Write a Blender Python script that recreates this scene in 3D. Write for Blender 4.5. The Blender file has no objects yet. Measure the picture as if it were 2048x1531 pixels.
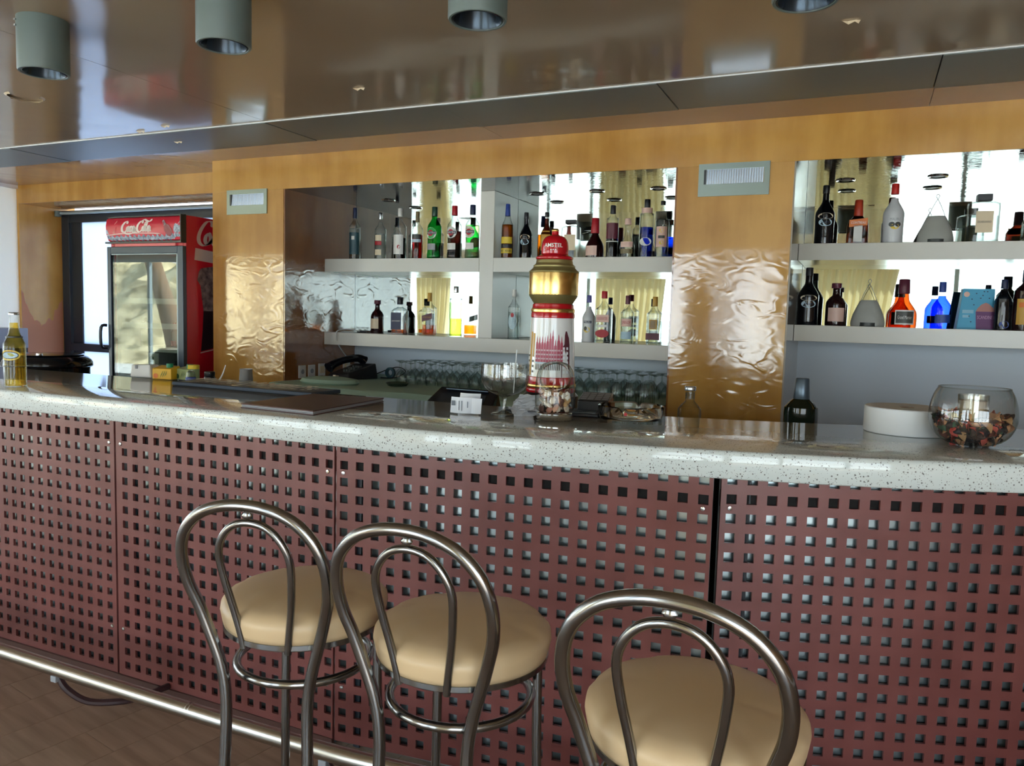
import bpy, bmesh, math, random
from mathutils import Vector, Matrix
S = bpy.context.scene
COL = S.collection
PI = math.pi
random.seed(7)

# ---------------------------------------------------------------- camera
cam_d = bpy.data.cameras.new('camera')
cam_d.sensor_width = 36.0
cam_d.lens = 1544.5 / 2048 * 36
cam_d.clip_start = 0.05
cam = bpy.data.objects.new('camera', cam_d)
COL.objects.link(cam)
yaw, pit, rol = 0.423591, 0.0855046, -0.0273032
fwd = Vector((-math.sin(yaw) * math.cos(pit), math.cos(yaw) * math.cos(pit), -math.sin(pit)))
rt = Vector((math.cos(yaw), math.sin(yaw), 0))
dn = fwd.cross(rt)
r2 = rt * math.cos(rol) + dn * math.sin(rol)
d2 = -rt * math.sin(rol) + dn * math.cos(rol)
m = Matrix((r2, -d2, -fwd)).transposed().to_4x4()
m.translation = (0, 0, 1.46)
cam.matrix_world = m
S.camera = cam

# ---------------------------------------------------------------- world, light, exposure
W = bpy.data.worlds.new('world'); S.world = W; W.use_nodes = True
wn = W.node_tree; wn.nodes.clear()
wo = wn.nodes.new('ShaderNodeOutputWorld'); wb = wn.nodes.new('ShaderNodeBackground')
wtc = wn.nodes.new('ShaderNodeTexCoord'); wsx = wn.nodes.new('ShaderNodeSeparateXYZ'); wr = wn.nodes.new('ShaderNodeValToRGB')
wn.links.new(wtc.outputs['Generated'], wsx.inputs[0]); wn.links.new(wsx.outputs['Z'], wr.inputs[0])
wr.color_ramp.elements[0].position = 0.0; wr.color_ramp.elements[0].color = (0.86, 0.94, 1.0, 1)
wr.color_ramp.elements[1].position = 0.7; wr.color_ramp.elements[1].color = (0.55, 0.76, 1.0, 1)
wn.links.new(wr.outputs[0], wb.inputs['Color']); wb.inputs['Strength'].default_value = 3.6
wn.links.new(wb.outputs[0], wo.inputs[0])
# daylight comes in through the window wall behind the camera: portal only guides sampling
for (px_, w_) in ((-6.0, 20.0),):
    pd = bpy.data.lights.new('window_portal', 'AREA'); pd.shape = 'RECTANGLE'; pd.size = w_; pd.size_y = 2.4
    pd.cycles.is_portal = True
    po = bpy.data.objects.new('window_portal', pd); COL.objects.link(po)
    po.location = (px_, -2.62, 1.24); po.rotation_euler = (PI / 2, 0, 0)
sun_d = bpy.data.lights.new('sun', 'SUN'); sun_d.energy = 21.0; sun_d.angle = math.radians(1.0); sun_d.color = (1.0, 0.97, 0.93)
sun = bpy.data.objects.new('sun', sun_d); COL.objects.link(sun)
sun.rotation_euler = Vector((0.50, -0.50, 0.72)).to_track_quat('Z', 'Y').to_euler()
S.view_settings.view_transform = 'Standard'
S.view_settings.look = 'None'
S.view_settings.gamma = 1.0
S.view_settings.use_curve_mapping = False
S.view_settings.exposure = 1.1
S.cycles.max_bounces = 12
S.cycles.diffuse_bounces = 5
S.cycles.glossy_bounces = 6
S.cycles.transmission_bounces = 8
S.cycles.transparent_max_bounces = 40
S.cycles.caustics_reflective = False
S.cycles.caustics_refractive = False
S.cycles.sample_clamp_indirect = 6.0
S.cycles.use_denoising = True

# ---------------------------------------------------------------- materials
def c(r, g, b):
    f = lambda v: (v / 255 / 12.92) if v / 255 <= 0.04045 else ((v / 255 + 0.055) / 1.055) ** 2.4
    return (f(r), f(g), f(b), 1)
MATS = {}
def pm(name, col, rough=0.5, metal=0.0, bump=None, var=None, coat=0.0, spec=0.5, trans=0.0, stretch=None, ior=None):
    """Principled; bump=(scale,strength,distance); var=(colour2,scale); stretch=(x,y,z)"""
    if name in MATS: return MATS[name]
    mt = bpy.data.materials.new(name); mt.use_nodes = True; MATS[name] = mt
    nt = mt.node_tree; b = nt.nodes['Principled BSDF']
    b.inputs['Base Color'].default_value = col; b.inputs['Roughness'].default_value = rough
    b.inputs['Metallic'].default_value = metal; b.inputs['Coat Weight'].default_value = coat
    b.inputs['Specular IOR Level'].default_value = spec
    if coat: b.inputs['Coat Roughness'].default_value = 0.04
    if trans: b.inputs['Transmission Weight'].default_value = trans
    if ior: b.inputs['IOR'].default_value = ior
    if bump or var:
        tc = nt.nodes.new('ShaderNodeTexCoord'); mp = nt.nodes.new('ShaderNodeMapping')
        nt.links.new(tc.outputs['Object'], mp.inputs[0])
        if stretch: mp.inputs['Scale'].default_value = stretch
    if var:
        n = nt.nodes.new('ShaderNodeTexNoise'); n.inputs['Scale'].default_value = var[1]; n.inputs['Detail'].default_value = 5
        nt.links.new(mp.outputs[0], n.inputs['Vector'])
        r = nt.nodes.new('ShaderNodeValToRGB'); r.color_ramp.elements[0].color = col; r.color_ramp.elements[1].color = var[0]
        r.color_ramp.elements[0].position = 0.35; r.color_ramp.elements[1].position = 0.68
        nt.links.new(n.outputs['Fac'], r.inputs[0]); nt.links.new(r.outputs[0], b.inputs['Base Color'])
    if bump:
        n = nt.nodes.new('ShaderNodeTexNoise'); n.inputs['Scale'].default_value = bump[0]; n.inputs['Detail'].default_value = 3
        nt.links.new(mp.outputs[0], n.inputs['Vector'])
        bm_ = nt.nodes.new('ShaderNodeBump'); bm_.inputs['Strength'].default_value = bump[1]; bm_.inputs['Distance'].default_value = bump[2]
        nt.links.new(n.outputs['Fac'], bm_.inputs['Height']); nt.links.new(bm_.outputs[0], b.inputs['Normal'])
    return mt
def thin(name, col, edge=None, rough=0.02, facing=0.5, ior=1.45):
    """thin glass: tinted see-through with a Fresnel reflection; longer path at the edges tints more"""
    if name in MATS: return MATS[name]
    mt = bpy.data.materials.new(name); mt.use_nodes = True; MATS[name] = mt
    nt = mt.node_tree; nt.nodes.clear()
    o = nt.nodes.new('ShaderNodeOutputMaterial'); mx = nt.nodes.new('ShaderNodeMixShader')
    t = nt.nodes.new('ShaderNodeBsdfTransparent'); g = nt.nodes.new('ShaderNodeBsdfGlossy'); lf = nt.nodes.new('ShaderNodeLayerWeight')
    g.inputs['Roughness'].default_value = rough; lf.inputs['Blend'].default_value = 0.5
    pw = nt.nodes.new('ShaderNodeMath'); pw.operation = 'POWER'; pw.inputs[1].default_value = 5.0; nt.links.new(lf.outputs['Facing'], pw.inputs[0])
    f0 = ((ior - 1) / (ior + 1)) ** 2
    f = nt.nodes.new('ShaderNodeMath'); f.operation = 'MULTIPLY_ADD'; f.inputs[1].default_value = 0.9 * (1 - f0); f.inputs[2].default_value = f0; nt.links.new(pw.outputs[0], f.inputs[0])
    lw = nt.nodes.new('ShaderNodeLayerWeight'); lw.inputs['Blend'].default_value = facing
    mc = nt.nodes.new('ShaderNodeMix'); mc.data_type = 'RGBA'
    mc.inputs['A'].default_value = col
    e = edge or tuple(v * 0.45 for v in col[:3]) + (1,)
    mc.inputs['B'].default_value = e
    p3_ = nt.nodes.new('ShaderNodeMath'); p3_.operation = 'POWER'; p3_.inputs[1].default_value = 2.0; nt.links.new(lw.outputs['Facing'], p3_.inputs[0]); nt.links.new(p3_.outputs[0], mc.inputs['Factor']); nt.links.new(mc.outputs['Result'], t.inputs['Color'])
    nt.links.new(f.outputs[0], mx.inputs[0]); nt.links.new(t.outputs[0], mx.inputs[1]); nt.links.new(g.outputs[0], mx.inputs[2])
    nt.links.new(mx.outputs[0], o.inputs[0])
    return mt

def nodes_of(mt): return mt.node_tree, mt.node_tree.nodes['Principled BSDF']
# ochre varnished wall under a wrinkled clear film
def ochre_mat(name, ca, cb, wrinkle, rough, film=0):
    mt = pm(name, ca, rough); nt, b = nodes_of(mt)
    if film: b.inputs['IOR'].default_value = 2.0
    tc = nt.nodes.new('ShaderNodeTexCoord')
    mp = nt.nodes.new('ShaderNodeMapping'); mp.inputs['Scale'].default_value = (9, 9, 1.3); nt.links.new(tc.outputs['Object'], mp.inputs[0])
    n = nt.nodes.new('ShaderNodeTexNoise'); n.inputs['Scale'].default_value = 1.0; n.inputs['Detail'].default_value = 6
    nt.links.new(mp.outputs[0], n.inputs['Vector'])
    n2 = nt.nodes.new('ShaderNodeTexNoise'); n2.inputs['Scale'].default_value = 3.5; n2.inputs['Detail'].default_value = 4
    nt.links.new(tc.outputs['Object'], n2.inputs['Vector'])
    ad = nt.nodes.new('ShaderNodeMath'); ad.operation = 'ADD'; nt.links.new(n.outputs['Fac'], ad.inputs[0]); nt.links.new(n2.outputs['Fac'], ad.inputs[1])
    r = nt.nodes.new('ShaderNodeValToRGB'); r.color_ramp.elements[0].position = 0.40; r.color_ramp.elements[1].position = 0.62
    ml = nt.nodes.new('ShaderNodeMath'); ml.operation = 'MULTIPLY'; ml.inputs[1].default_value = 0.5; nt.links.new(ad.outputs[0], ml.inputs[0])
    r.color_ramp.elements[0].color = cb; r.color_ramp.elements[1].color = ca
    nt.links.new(ml.outputs[0], r.inputs[0]); nt.links.new(r.outputs[0], b.inputs['Base Color'])
    w = nt.nodes.new('ShaderNodeTexNoise'); w.inputs['Scale'].default_value = 9; w.inputs['Detail'].default_value = 4; w.inputs['Distortion'].default_value = 1.6
    w.noise_type = 'RIDGED_MULTIFRACTAL'
    mp2 = nt.nodes.new('ShaderNodeMapping'); mp2.inputs['Scale'].default_value = (0.8, 0.8, 1.5); mp2.inputs['Rotation'].default_value = (0, 0.5, 0)
    nt.links.new(tc.outputs['Object'], mp2.inputs[0]); nt.links.new(mp2.outputs[0], w.inputs['Vector'])
    bp = nt.nodes.new('ShaderNodeBump'); bp.inputs['Strength'].default_value = wrinkle; bp.inputs['Distance'].default_value = 0.004
    nt.links.new(w.outputs['Fac'], bp.inputs['Height']); nt.links.new(bp.outputs[0], b.inputs['Normal'])
    if film:   # clear self-adhesive film covers the wall up to about shoulder height, bare matt varnish above it
        sz = nt.nodes.new('ShaderNodeSeparateXYZ'); nt.links.new(tc.outputs['Object'], sz.inputs[0])
        mr = nt.nodes.new('ShaderNodeMapRange'); mr.inputs['From Min'].default_value = film - 0.02; mr.inputs['From Max'].default_value = film + 0.02
        wz = nt.nodes.new('ShaderNodeMath'); wz.operation = 'MULTIPLY_ADD'; wz.inputs[1].default_value = 0.12; nt.links.new(w.outputs['Fac'], wz.inputs[0]); nt.links.new(sz.outputs['Z'], wz.inputs[2])
        nt.links.new(wz.outputs[0], mr.inputs['Value'])
        for sock, lo, hi in (('Roughness', rough, 0.42), ('Specular IOR Level', 0.5, 0.22)):
            q = nt.nodes.new('ShaderNodeMapRange'); q.inputs['To Min'].default_value = lo; q.inputs['To Max'].default_value = hi
            nt.links.new(mr.outputs[0], q.inputs['Value']); nt.links.new(q.outputs[0], b.inputs[sock])
        q = nt.nodes.new('ShaderNodeMapRange'); q.inputs['To Min'].default_value = wrinkle; q.inputs['To Max'].default_value = wrinkle * 0.15
        nt.links.new(mr.outputs[0], q.inputs['Value']); nt.links.new(q.outputs[0], bp.inputs['Strength'])
    return mt
OCHRE = ochre_mat('ochre_varnish', c(200, 152, 76), c(174, 124, 54), 0.5, 0.12, 1.84)
OCHRE_T = ochre_mat('ochre_varnish_beam', c(200, 152, 76), c(178, 128, 56), 0.05, 0.25)
OCHRE_SHADED = ochre_mat('ochre_varnish_niche_shaded', c(150, 96, 44), c(128, 78, 34), 0.5, 0.12, 1.80)  # same ochre as the pillars, niche shade painted into the darker colours
def gloss_ceiling(name, col, rough, bs, bd, streak=None):
    mt = pm(name, col, rough, coat=0.0); nt, b = nodes_of(mt)
    b.inputs['IOR'].default_value = 1.42
    tc = nt.nodes.new('ShaderNodeTexCoord'); n = nt.nodes.new('ShaderNodeTexNoise')
    mp = nt.nodes.new('ShaderNodeMapping'); nt.links.new(tc.outputs['Object'], mp.inputs[0])
    if streak: mp.inputs['Scale'].default_value = streak
    n.inputs['Scale'].default_value = bs; n.inputs['Detail'].default_value = 2; n.inputs['Distortion'].default_value = 0.6
    nt.links.new(mp.outputs[0], n.inputs['Vector'])
    bp = nt.nodes.new('ShaderNodeBump'); bp.inputs['Strength'].default_value = 0.6; bp.inputs['Distance'].default_value = bd
    nt.links.new(n.outputs['Fac'], bp.inputs['Height']); nt.links.new(bp.outputs[0], b.inputs['Normal'])
    return mt
CEIL = gloss_ceiling('glossy_taupe_ceiling', c(158, 140, 118), 0.11, 1.3, 0.011)
CEIL2 = gloss_ceiling('glossy_brown_ceiling', c(156, 122, 94), 0.11, 1.6, 0.010)
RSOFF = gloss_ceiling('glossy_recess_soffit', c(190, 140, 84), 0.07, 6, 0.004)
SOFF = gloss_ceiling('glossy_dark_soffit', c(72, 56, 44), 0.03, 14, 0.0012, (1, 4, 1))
METAL_STRIP = pm('brushed_strip', c(112, 122, 124), 0.42, 0.3, bump=(60, 0.15, 0.001), stretch=(0.4, 6, 1))
WHITE = pm('white_paint', c(236, 240, 242), 0.5)
BLUEWHITE = pm('pale_blue_paint', c(206, 218, 230), 0.45)
SHELFW = pm('shelf_lacquer', c(206, 205, 197), 0.22)
GREYLAC = pm('grey_lacquer', c(168, 162, 152), 0.10, bump=(5, 0.2, 0.004))
MIRROR = pm('mirror_glass', (0.64, 0.72, 0.68, 1), 0.012, 1.0)
STEEL = pm('stool_steel', c(142, 143, 143), 0.18, 1.0, bump=(40, 0.1, 0.0006))
STEEL2 = pm('rail_steel', c(185, 184, 178), 0.24, 1.0, bump=(25, 0.12, 0.0008))
CHROME = pm('chrome', c(205, 208, 208), 0.1, 1.0)
SEAT = pm('beige_leatherette', c(198, 174, 138), 0.42, bump=(260, 0.08, 0.0006))
PANEL = pm('oxblood_panel', c(116, 66, 63), 0.36, var=(c(100, 52, 49), 5.0), bump=(220, 0.05, 0.0004))
BACKSHEET = pm('backing_sheet', c(160, 174, 178), 0.28, 0.85, bump=(3, 0.4, 0.02))
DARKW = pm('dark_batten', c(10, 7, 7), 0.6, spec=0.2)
BLACK = pm('black_plastic', c(22, 24, 28), 0.3)
BLACKG = pm('black_gloss', c(14, 17, 24), 0.12)
DARKFRAME = pm('dark_frame', c(34, 42, 50), 0.35)
GREYLAMP = pm('grey_lamp', c(96, 110, 108), 0.5)
ALU = pm('window_aluminium', c(160, 178, 184), 0.35, 0.2)
RED = pm('fridge_red', c(190, 24, 44), 0.3)
REDH = pm('header_red', c(205, 40, 60), 0.3)
CREAMPRINT = pm('cream_print', c(240, 225, 215), 0.45)
REDG = pm('tower_red', c(178, 10, 28), 0.12, coat=0.6)
GOLD = pm('brushed_gold', c(222, 190, 118), 0.24, 1.0)
GOLDM = pm('matt_gold', c(150, 140, 92), 0.4, 0.7)
CLOTH = pm('sage_cloth', c(156, 182, 162), 0.85, bump=(30, 0.4, 0.003))
PAPER = pm('paper', c(232, 238, 246), 0.6)
PAPERG = pm('paper_print', c(120, 128, 140), 0.7)
PAPERRET = pm('receipt_grey', c(196, 204, 212), 0.7)
ROLLW = pm('tissue', c(222, 226, 228), 0.8)
BROWNL = pm('menu_cover', c(74, 42, 40), 0.45, bump=(90, 0.2, 0.001))
MATB = pm('bar_mat_rubber', c(52, 66, 82), 0.55)
MATL = pm('mat_letters', c(232, 230, 216), 0.7)
STRAWW = pm('straw', c(220, 228, 232), 0.4)
CLEAR = thin('clear_glass', (0.96, 0.975, 0.97, 1), (0.22, 0.27, 0.26, 1), facing=0.5)
CLEARJ = thin('jar_glass', (0.97, 0.975, 0.955, 1), (0.26, 0.28, 0.24, 1), facing=0.5, ior=2.1)
CLEARP = thin('thin_jar_glass', (0.97, 0.975, 0.955, 1), (0.26, 0.28, 0.24, 1), facing=0.5, ior=1.65)
SOLIDG = pm('solid_glass', (0.97, 0.985, 0.97, 1), 0.0, trans=1.0, ior=1.45)
PANE = thin('window_pane', (0.97, 0.985, 0.98, 1), (0.9, 0.93, 0.92, 1), rough=0.0)
FPANE = thin('fridge_pane', (0.72, 0.76, 0.72, 1), (0.6, 0.64, 0.62, 1), rough=0.01, ior=1.9)
G_GREEN = thin('green_glass', (0.10, 0.72, 0.28, 1), (0.01, 0.25, 0.08, 1))
G_AMBER = thin('amber_glass', (0.62, 0.22, 0.06, 1), (0.10, 0.02, 0.01, 1))
G_BROWN = thin('brown_glass', (0.24, 0.07, 0.04, 1), (0.02, 0.005, 0.004, 1))
G_BLUE = thin('blue_glass', (0.12, 0.26, 0.85, 1), (0.01, 0.03, 0.35, 1))
G_OLIVE = pm('olive_glass', c(16, 24, 14), 0.06)
G_DARK = pm('dark_glass', c(10, 13, 20), 0.07)
G_DARKBR = pm('dark_brown_glass', c(34, 10, 12), 0.08)
G_WHITE = pm('white_bottle', c(214, 216, 218), 0.3)
G_FROST = pm('frosted_glass', c(164, 166, 160), 0.4)
def liq(n, col): return thin('liquid_' + n, col, tuple(v * 0.5 for v in col[:3]) + (1,), facing=0.5, ior=1.2)
L_RED = liq('red', (0.62, 0.03, 0.06, 1)); L_DKRED = liq('darkred', (0.14, 0.01, 0.02, 1)); L_AMB = liq('amber', (0.85, 0.38, 0.05, 1))
L_BLUE = liq('blue', (0.04, 0.16, 0.88, 1)); L_YEL = liq('yellow', (0.80, 0.80, 0.20, 1)); L_PALE = liq('pale', (0.86, 0.88, 0.62, 1))
L_BLK = liq('black', (0.03, 0.02, 0.04, 1)); L_CLR = liq('clear', (0.86, 0.90, 0.90, 1)); L_BEER = liq('beer', (0.97, 0.80, 0.28, 1))
def cm(name, r, g, b, rough=0.45, metal=0.0): return pm(name, c(r, g, b), rough, metal)
K_WHITE = cm('label_white', 226, 226, 222); K_BLACK = cm('label_black', 24, 26, 32); K_RED = cm('label_red', 176, 28, 40); K_NAVY = cm('label_navy', 28, 42, 78)
K_CREAM = cm('label_cream', 226, 208, 176); K_GOLD = cm('label_gold', 206, 160, 70); K_YEL = cm('label_yellow', 226, 196, 60); K_PINK = cm('label_pink', 226, 190, 176)
K_BLUE = cm('label_blue', 40, 70, 150); K_GREEN = cm('label_green', 60, 110, 70); K_GREY = cm('label_grey', 150, 154, 160); K_MAROON = cm('label_maroon', 92, 34, 52)
K_ORANGE = cm('label_orange', 222, 120, 44); K_SKY = cm('carton_sky', 70, 166, 206); K_PURP = cm('print_purple', 96, 40, 100); K_DARKGREY = cm('label_dark', 62, 66, 64)
K_SILVER = cm('cap_silver', 190, 196, 200, 0.25, 0.9); K_OLIVE = cm('cap_olive', 120, 108, 76); K_TEAL = cm('label_teal', 40, 74, 84); K_LBLUE = cm('label_pale_blue', 176, 206, 222)

# quartz worktop with dark specks
QTZ = pm('speckled_quartz', c(208, 217, 216), 0.03)
nt, b = nodes_of(QTZ)
tc = nt.nodes.new('ShaderNodeTexCoord')
prev = None
for sc_, th in ((105, 0.23), (210, 0.22)):
    v = nt.nodes.new('ShaderNodeTexVoronoi'); v.inputs['Scale'].default_value = sc_; nt.links.new(tc.outputs['Object'], v.inputs['Vector'])
    lt = nt.nodes.new('ShaderNodeMath'); lt.operation = 'LESS_THAN'; lt.inputs[1].default_value = th; nt.links.new(v.outputs['Distance'], lt.inputs[0])
    sp = nt.nodes.new('ShaderNodeSeparateColor'); nt.links.new(v.outputs['Color'], sp.inputs[0])
    g2 = nt.nodes.new('ShaderNodeMath'); g2.operation = 'GREATER_THAN'; g2.inputs[1].default_value = 0.42; nt.links.new(sp.outputs[0], g2.inputs[0])
    mu = nt.nodes.new('ShaderNodeMath'); mu.operation = 'MULTIPLY'; nt.links.new(lt.outputs[0], mu.inputs[0]); nt.links.new(g2.outputs[0], mu.inputs[1])
    if prev:
        mx = nt.nodes.new('ShaderNodeMath'); mx.operation = 'MAXIMUM'; nt.links.new(prev.outputs[0], mx.inputs[0]); nt.links.new(mu.outputs[0], mx.inputs[1]); prev = mx
    else: prev = mu
mc = nt.nodes.new('ShaderNodeMix'); mc.data_type = 'RGBA'; mc.inputs['A'].default_value = c(208, 217, 216); mc.inputs['B'].default_value = c(122, 122, 122)
nt.links.new(prev.outputs[0], mc.inputs['Factor']); nt.links.new(mc.outputs['Result'], b.inputs['Base Color'])
# floor planks
PLANK = pm('laminate_plank', c(156, 132, 112), 0.35, var=(c(128, 106, 88), 2.0), stretch=(1, 14, 1))
# curtains let some daylight through
CURT = bpy.data.materials.new('curtain_cloth'); CURT.use_nodes = True
nt = CURT.node_tree; b = nt.nodes['Principled BSDF']; b.inputs['Base Color'].default_value = c(226, 212, 168); b.inputs['Roughness'].default_value = 0.9
tr = nt.nodes.new('ShaderNodeBsdfTranslucent'); tr.inputs['Color'].default_value = c(196, 186, 150); mx = nt.nodes.new('ShaderNodeMixShader'); mx.inputs[0].default_value = 0.12
nt.links.new(b.outputs[0], mx.inputs[1]); nt.links.new(tr.outputs[0], mx.inputs[2]); nt.links.new(mx.outputs[0], nt.nodes['Material Output'].inputs[0])
FROST = bpy.data.materials.new('frosted_door_pane'); FROST.use_nodes = True
nt = FROST.node_tree; b = nt.nodes['Principled BSDF']; b.inputs['Base Color'].default_value = c(200, 210, 222); b.inputs['Roughness'].default_value = 0.3
tr = nt.nodes.new('ShaderNodeBsdfTranslucent'); tr.inputs['Color'].default_value = (0.62, 0.70, 0.82, 1); mx = nt.nodes.new('ShaderNodeMixShader'); mx.inputs[0].default_value = 0.6
nt.links.new(b.outputs[0], mx.inputs[1]); nt.links.new(tr.outputs[0], mx.inputs[2]); nt.links.new(mx.outputs[0], nt.nodes['Material Output'].inputs[0])

BLIND = bpy.data.materials.new('white_blind'); BLIND.use_nodes = True
nt = BLIND.node_tree; b = nt.nodes['Principled BSDF']; b.inputs['Base Color'].default_value = c(250, 252, 250); b.inputs['Roughness'].default_value = 0.6
tr = nt.nodes.new('ShaderNodeBsdfTranslucent'); tr.inputs['Color'].default_value = (0.98, 0.98, 0.95, 1); mx = nt.nodes.new('ShaderNodeMixShader'); mx.inputs[0].default_value = 0.6
nt.links.new(b.outputs[0], mx.inputs[1]); nt.links.new(tr.outputs[0], mx.inputs[2]); nt.links.new(mx.outputs[0], nt.nodes['Material Output'].inputs[0])

# ---------------------------------------------------------------- geometry helpers: a geo is (verts, faces)
def join(gs):
    V, F = [], []
    for v, f in gs:
        o = len(V); V += list(v); F += [tuple(i + o for i in q) for q in f]
    return V, F
def move(g, dx=0, dy=0, dz=0, rz=0, rx=0, ry=0, s=1):
    M = Matrix.Translation((dx, dy, dz)) @ Matrix.Rotation(rz, 4, 'Z') @ Matrix.Rotation(ry, 4, 'Y') @ Matrix.Rotation(rx, 4, 'X') @ Matrix.Scale(s, 4)
    return [tuple(M @ Vector(v)) for v in g[0]], g[1]
def box(x0, x1, y0, y1, z0, z1):
    v = [(x0, y0, z0), (x1, y0, z0), (x1, y1, z0), (x0, y1, z0), (x0, y0, z1), (x1, y0, z1), (x1, y1, z1), (x0, y1, z1)]
    return v, [(0, 3, 2, 1), (4, 5, 6, 7), (0, 1, 5, 4), (1, 2, 6, 5), (2, 3, 7, 6), (3, 0, 4, 7)]
def lathe(prof, seg=24, sq=0, sqmin=0.0, caps=True, asp=1.0):
    """prof: [(r,z)]; sq: superellipse power for sections with r>sqmin; asp: depth/width"""
    V, F = [], []
    for r, z in prof:
        for k in range(seg):
            a = 2 * PI * (k + 0.5) / seg
            cx, sx = math.cos(a), math.sin(a)
            if sq and r > sqmin:
                q = (abs(cx) ** sq + abs(sx) ** sq) ** (-1 / sq)
                V.append((r * cx * q, r * sx * q * asp, z))
            else: V.append((r * cx, r * sx * (asp if sq else 1), z))
    n = len(prof)
    for i in range(n - 1):
        for k in range(seg):
            a = i * seg + k; b_ = i * seg + (k + 1) % seg
            F.append((a, b_, b_ + seg, a + seg))
    if caps:
        if prof[0][0] > 1e-5: F.append(tuple(reversed(range(seg))))
        if prof[-1][0] > 1e-5: F.append(tuple(range((n - 1) * seg, n * seg)))
    return V, F
def cyl(r, z0, z1, seg=20, x=0, y=0):
    return move(lathe([(r, z0), (r, z1)], seg), x, y)
def cat(P, n=6, closed=False):
    P = [Vector(p) for p in P]; out = []
    N = len(P); rng = range(N if closed else N - 1)
    for i in rng:
        if closed: a, b_, c_, d = P[i - 1], P[i], P[(i + 1) % N], P[(i + 2) % N]
        else: a, b_, c_, d = P[max(i - 1, 0)], P[i], P[i + 1], P[min(i + 2, N - 1)]
        for k in range(n):
            t = k / n
            out.append(0.5 * ((2 * b_) + (c_ - a) * t + (2 * a - 5 * b_ + 4 * c_ - d) * t * t + (3 * b_ - a - 3 * c_ + d) * t ** 3))
    if not closed: out.append(P[-1])
    return out
def tube(P, r, seg=10, closed=False, caps=True):
    P = [Vector(p) for p in P]; N = len(P); V, F = [], []
    t0 = None; nrm = None
    for i in range(N):
        if closed: t = (P[(i + 1) % N] - P[i - 1]).normalized()
        else: t = (P[min(i + 1, N - 1)] - P[max(i - 1, 0)]).normalized()
        if nrm is None:
            u = Vector((0, 0, 1)) if abs(t.z) < 0.9 else Vector((0, 1, 0))
            nrm = t.cross(u).normalized()
        else: nrm = (nrm - t * nrm.dot(t)).normalized()
        bn = t.cross(nrm)
        rr = r(i / (N - 1)) if callable(r) else r
        for k in range(seg):
            a = 2 * PI * k / seg; V.append(tuple(P[i] + (nrm * math.cos(a) + bn * math.sin(a)) * rr))
    for i in range(N if closed else N - 1):
        for k in range(seg):
            a = i * seg + k; b_ = i * seg + (k + 1) % seg; j = ((i + 1) % N) * seg
            F.append((a, b_, j + (k + 1) % seg, j + k))
    if not closed and caps:
        F.append(tuple(reversed(range(seg)))); F.append(tuple(range((N - 1) * seg, N * seg)))
    return V, F
def prism(poly, y0, y1):
    """polygon in xz extruded along y"""
    n = len(poly); V = [(x, y0, z) for x, z in poly] + [(x, y1, z) for x, z in poly]
    F = [tuple(range(n)), tuple(reversed(range(n, 2 * n)))]
    for i in range(n): F.append((i, i + n, (i + 1) % n + n, (i + 1) % n))
    return V, F
def obj(name, g, mat, parent=None, smooth=True, bevel=0, kind=None, loc=None, label=None, group=None, cat_=None, angle=40):
    if isinstance(g, list): g = join(g)
    me = bpy.data.meshes.new(name); me.from_pydata([tuple(v) for v in g[0]], [], g[1]); me.update()
    if not getattr(obj, 'nofix', False):
        bm = bmesh.new(); bm.from_mesh(me); bmesh.ops.recalc_face_normals(bm, faces=bm.faces); bm.to_mesh(me); bm.free()
    me.materials.append(mat)
    if smooth:
        me.polygons.foreach_set('use_smooth', [True] * len(me.polygons)); me.set_sharp_from_angle(angle=math.radians(angle))
    o = bpy.data.objects.new(name, me); COL.objects.link(o)
    if parent: o.parent = parent
    if loc: o.location = loc
    if bevel:
        md = o.modifiers.new('bevel', 'BEVEL'); md.width = bevel; md.segments = 2; md.limit_method = 'ANGLE'
    if kind: o['kind'] = kind
    if label: o['label'] = label
    if cat_: o['category'] = cat_
    if group: o['group'] = group
    return o
def thing(name, label, cat_, loc=(0, 0, 0), rotz=0, group=None):
    o = bpy.data.objects.new(name, None); o.empty_display_size = 0.05; COL.objects.link(o)
    o.location = loc; o.rotation_euler = (0, 0, rotz); o['label'] = label; o['category'] = cat_
    if group: o['group'] = group
    return o
def dup(root, loc, rotz=0, label=None):
    def cp(o, par):
        c_ = o.copy(); COL.objects.link(c_)
        if par: c_.parent = par
        for ch in list(o.children): cp(ch, c_)
        return c_
    r = cp(root, None); r.location = loc; r.rotation_euler = (0, 0, rotz)
    if label: r['label'] = label
    return r
def struct(name, g, mat, **k):
    return obj(name, g, mat, kind='structure', **k)

_TXT = {}
def text(s, h=1.0, fit=None, shear=0.0, bold=0.0):
    """2-D lettering as (verts (u,v), faces), centred; h = cap height, fit = width"""
    key = (s, shear, bold)
    if key not in _TXT:
        cu = bpy.data.curves.new('t', 'FONT'); cu.body = s; cu.size = 1; cu.shear = shear; cu.offset = bold; cu.resolution_u = 2
        o = bpy.data.objects.new('t', cu); COL.objects.link(o)
        dg = bpy.context.evaluated_depsgraph_get(); me = o.evaluated_get(dg).to_mesh()
        V = [(v.co.x, v.co.y) for v in me.vertices]; F = [tuple(p.vertices) for p in me.polygons]
        o.evaluated_get(dg).to_mesh_clear(); bpy.data.objects.remove(o); bpy.data.curves.remove(cu)
        _TXT[key] = (V, F)
    V, F = _TXT[key]
    xs = [v[0] for v in V]; ys = [v[1] for v in V]
    cx, cy = (min(xs) + max(xs)) / 2, (min(ys) + max(ys)) / 2
    sy = h / (max(ys) - min(ys)); sx = fit / (max(xs) - min(xs)) if fit else sy
    return [((x - cx) * sx, (y - cy) * sy) for x, y in V], F
def on_plane(t, y, x0=0, z0=0):
    return [(x0 + u, y, z0 + v) for u, v in t[0]], t[1]
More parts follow.
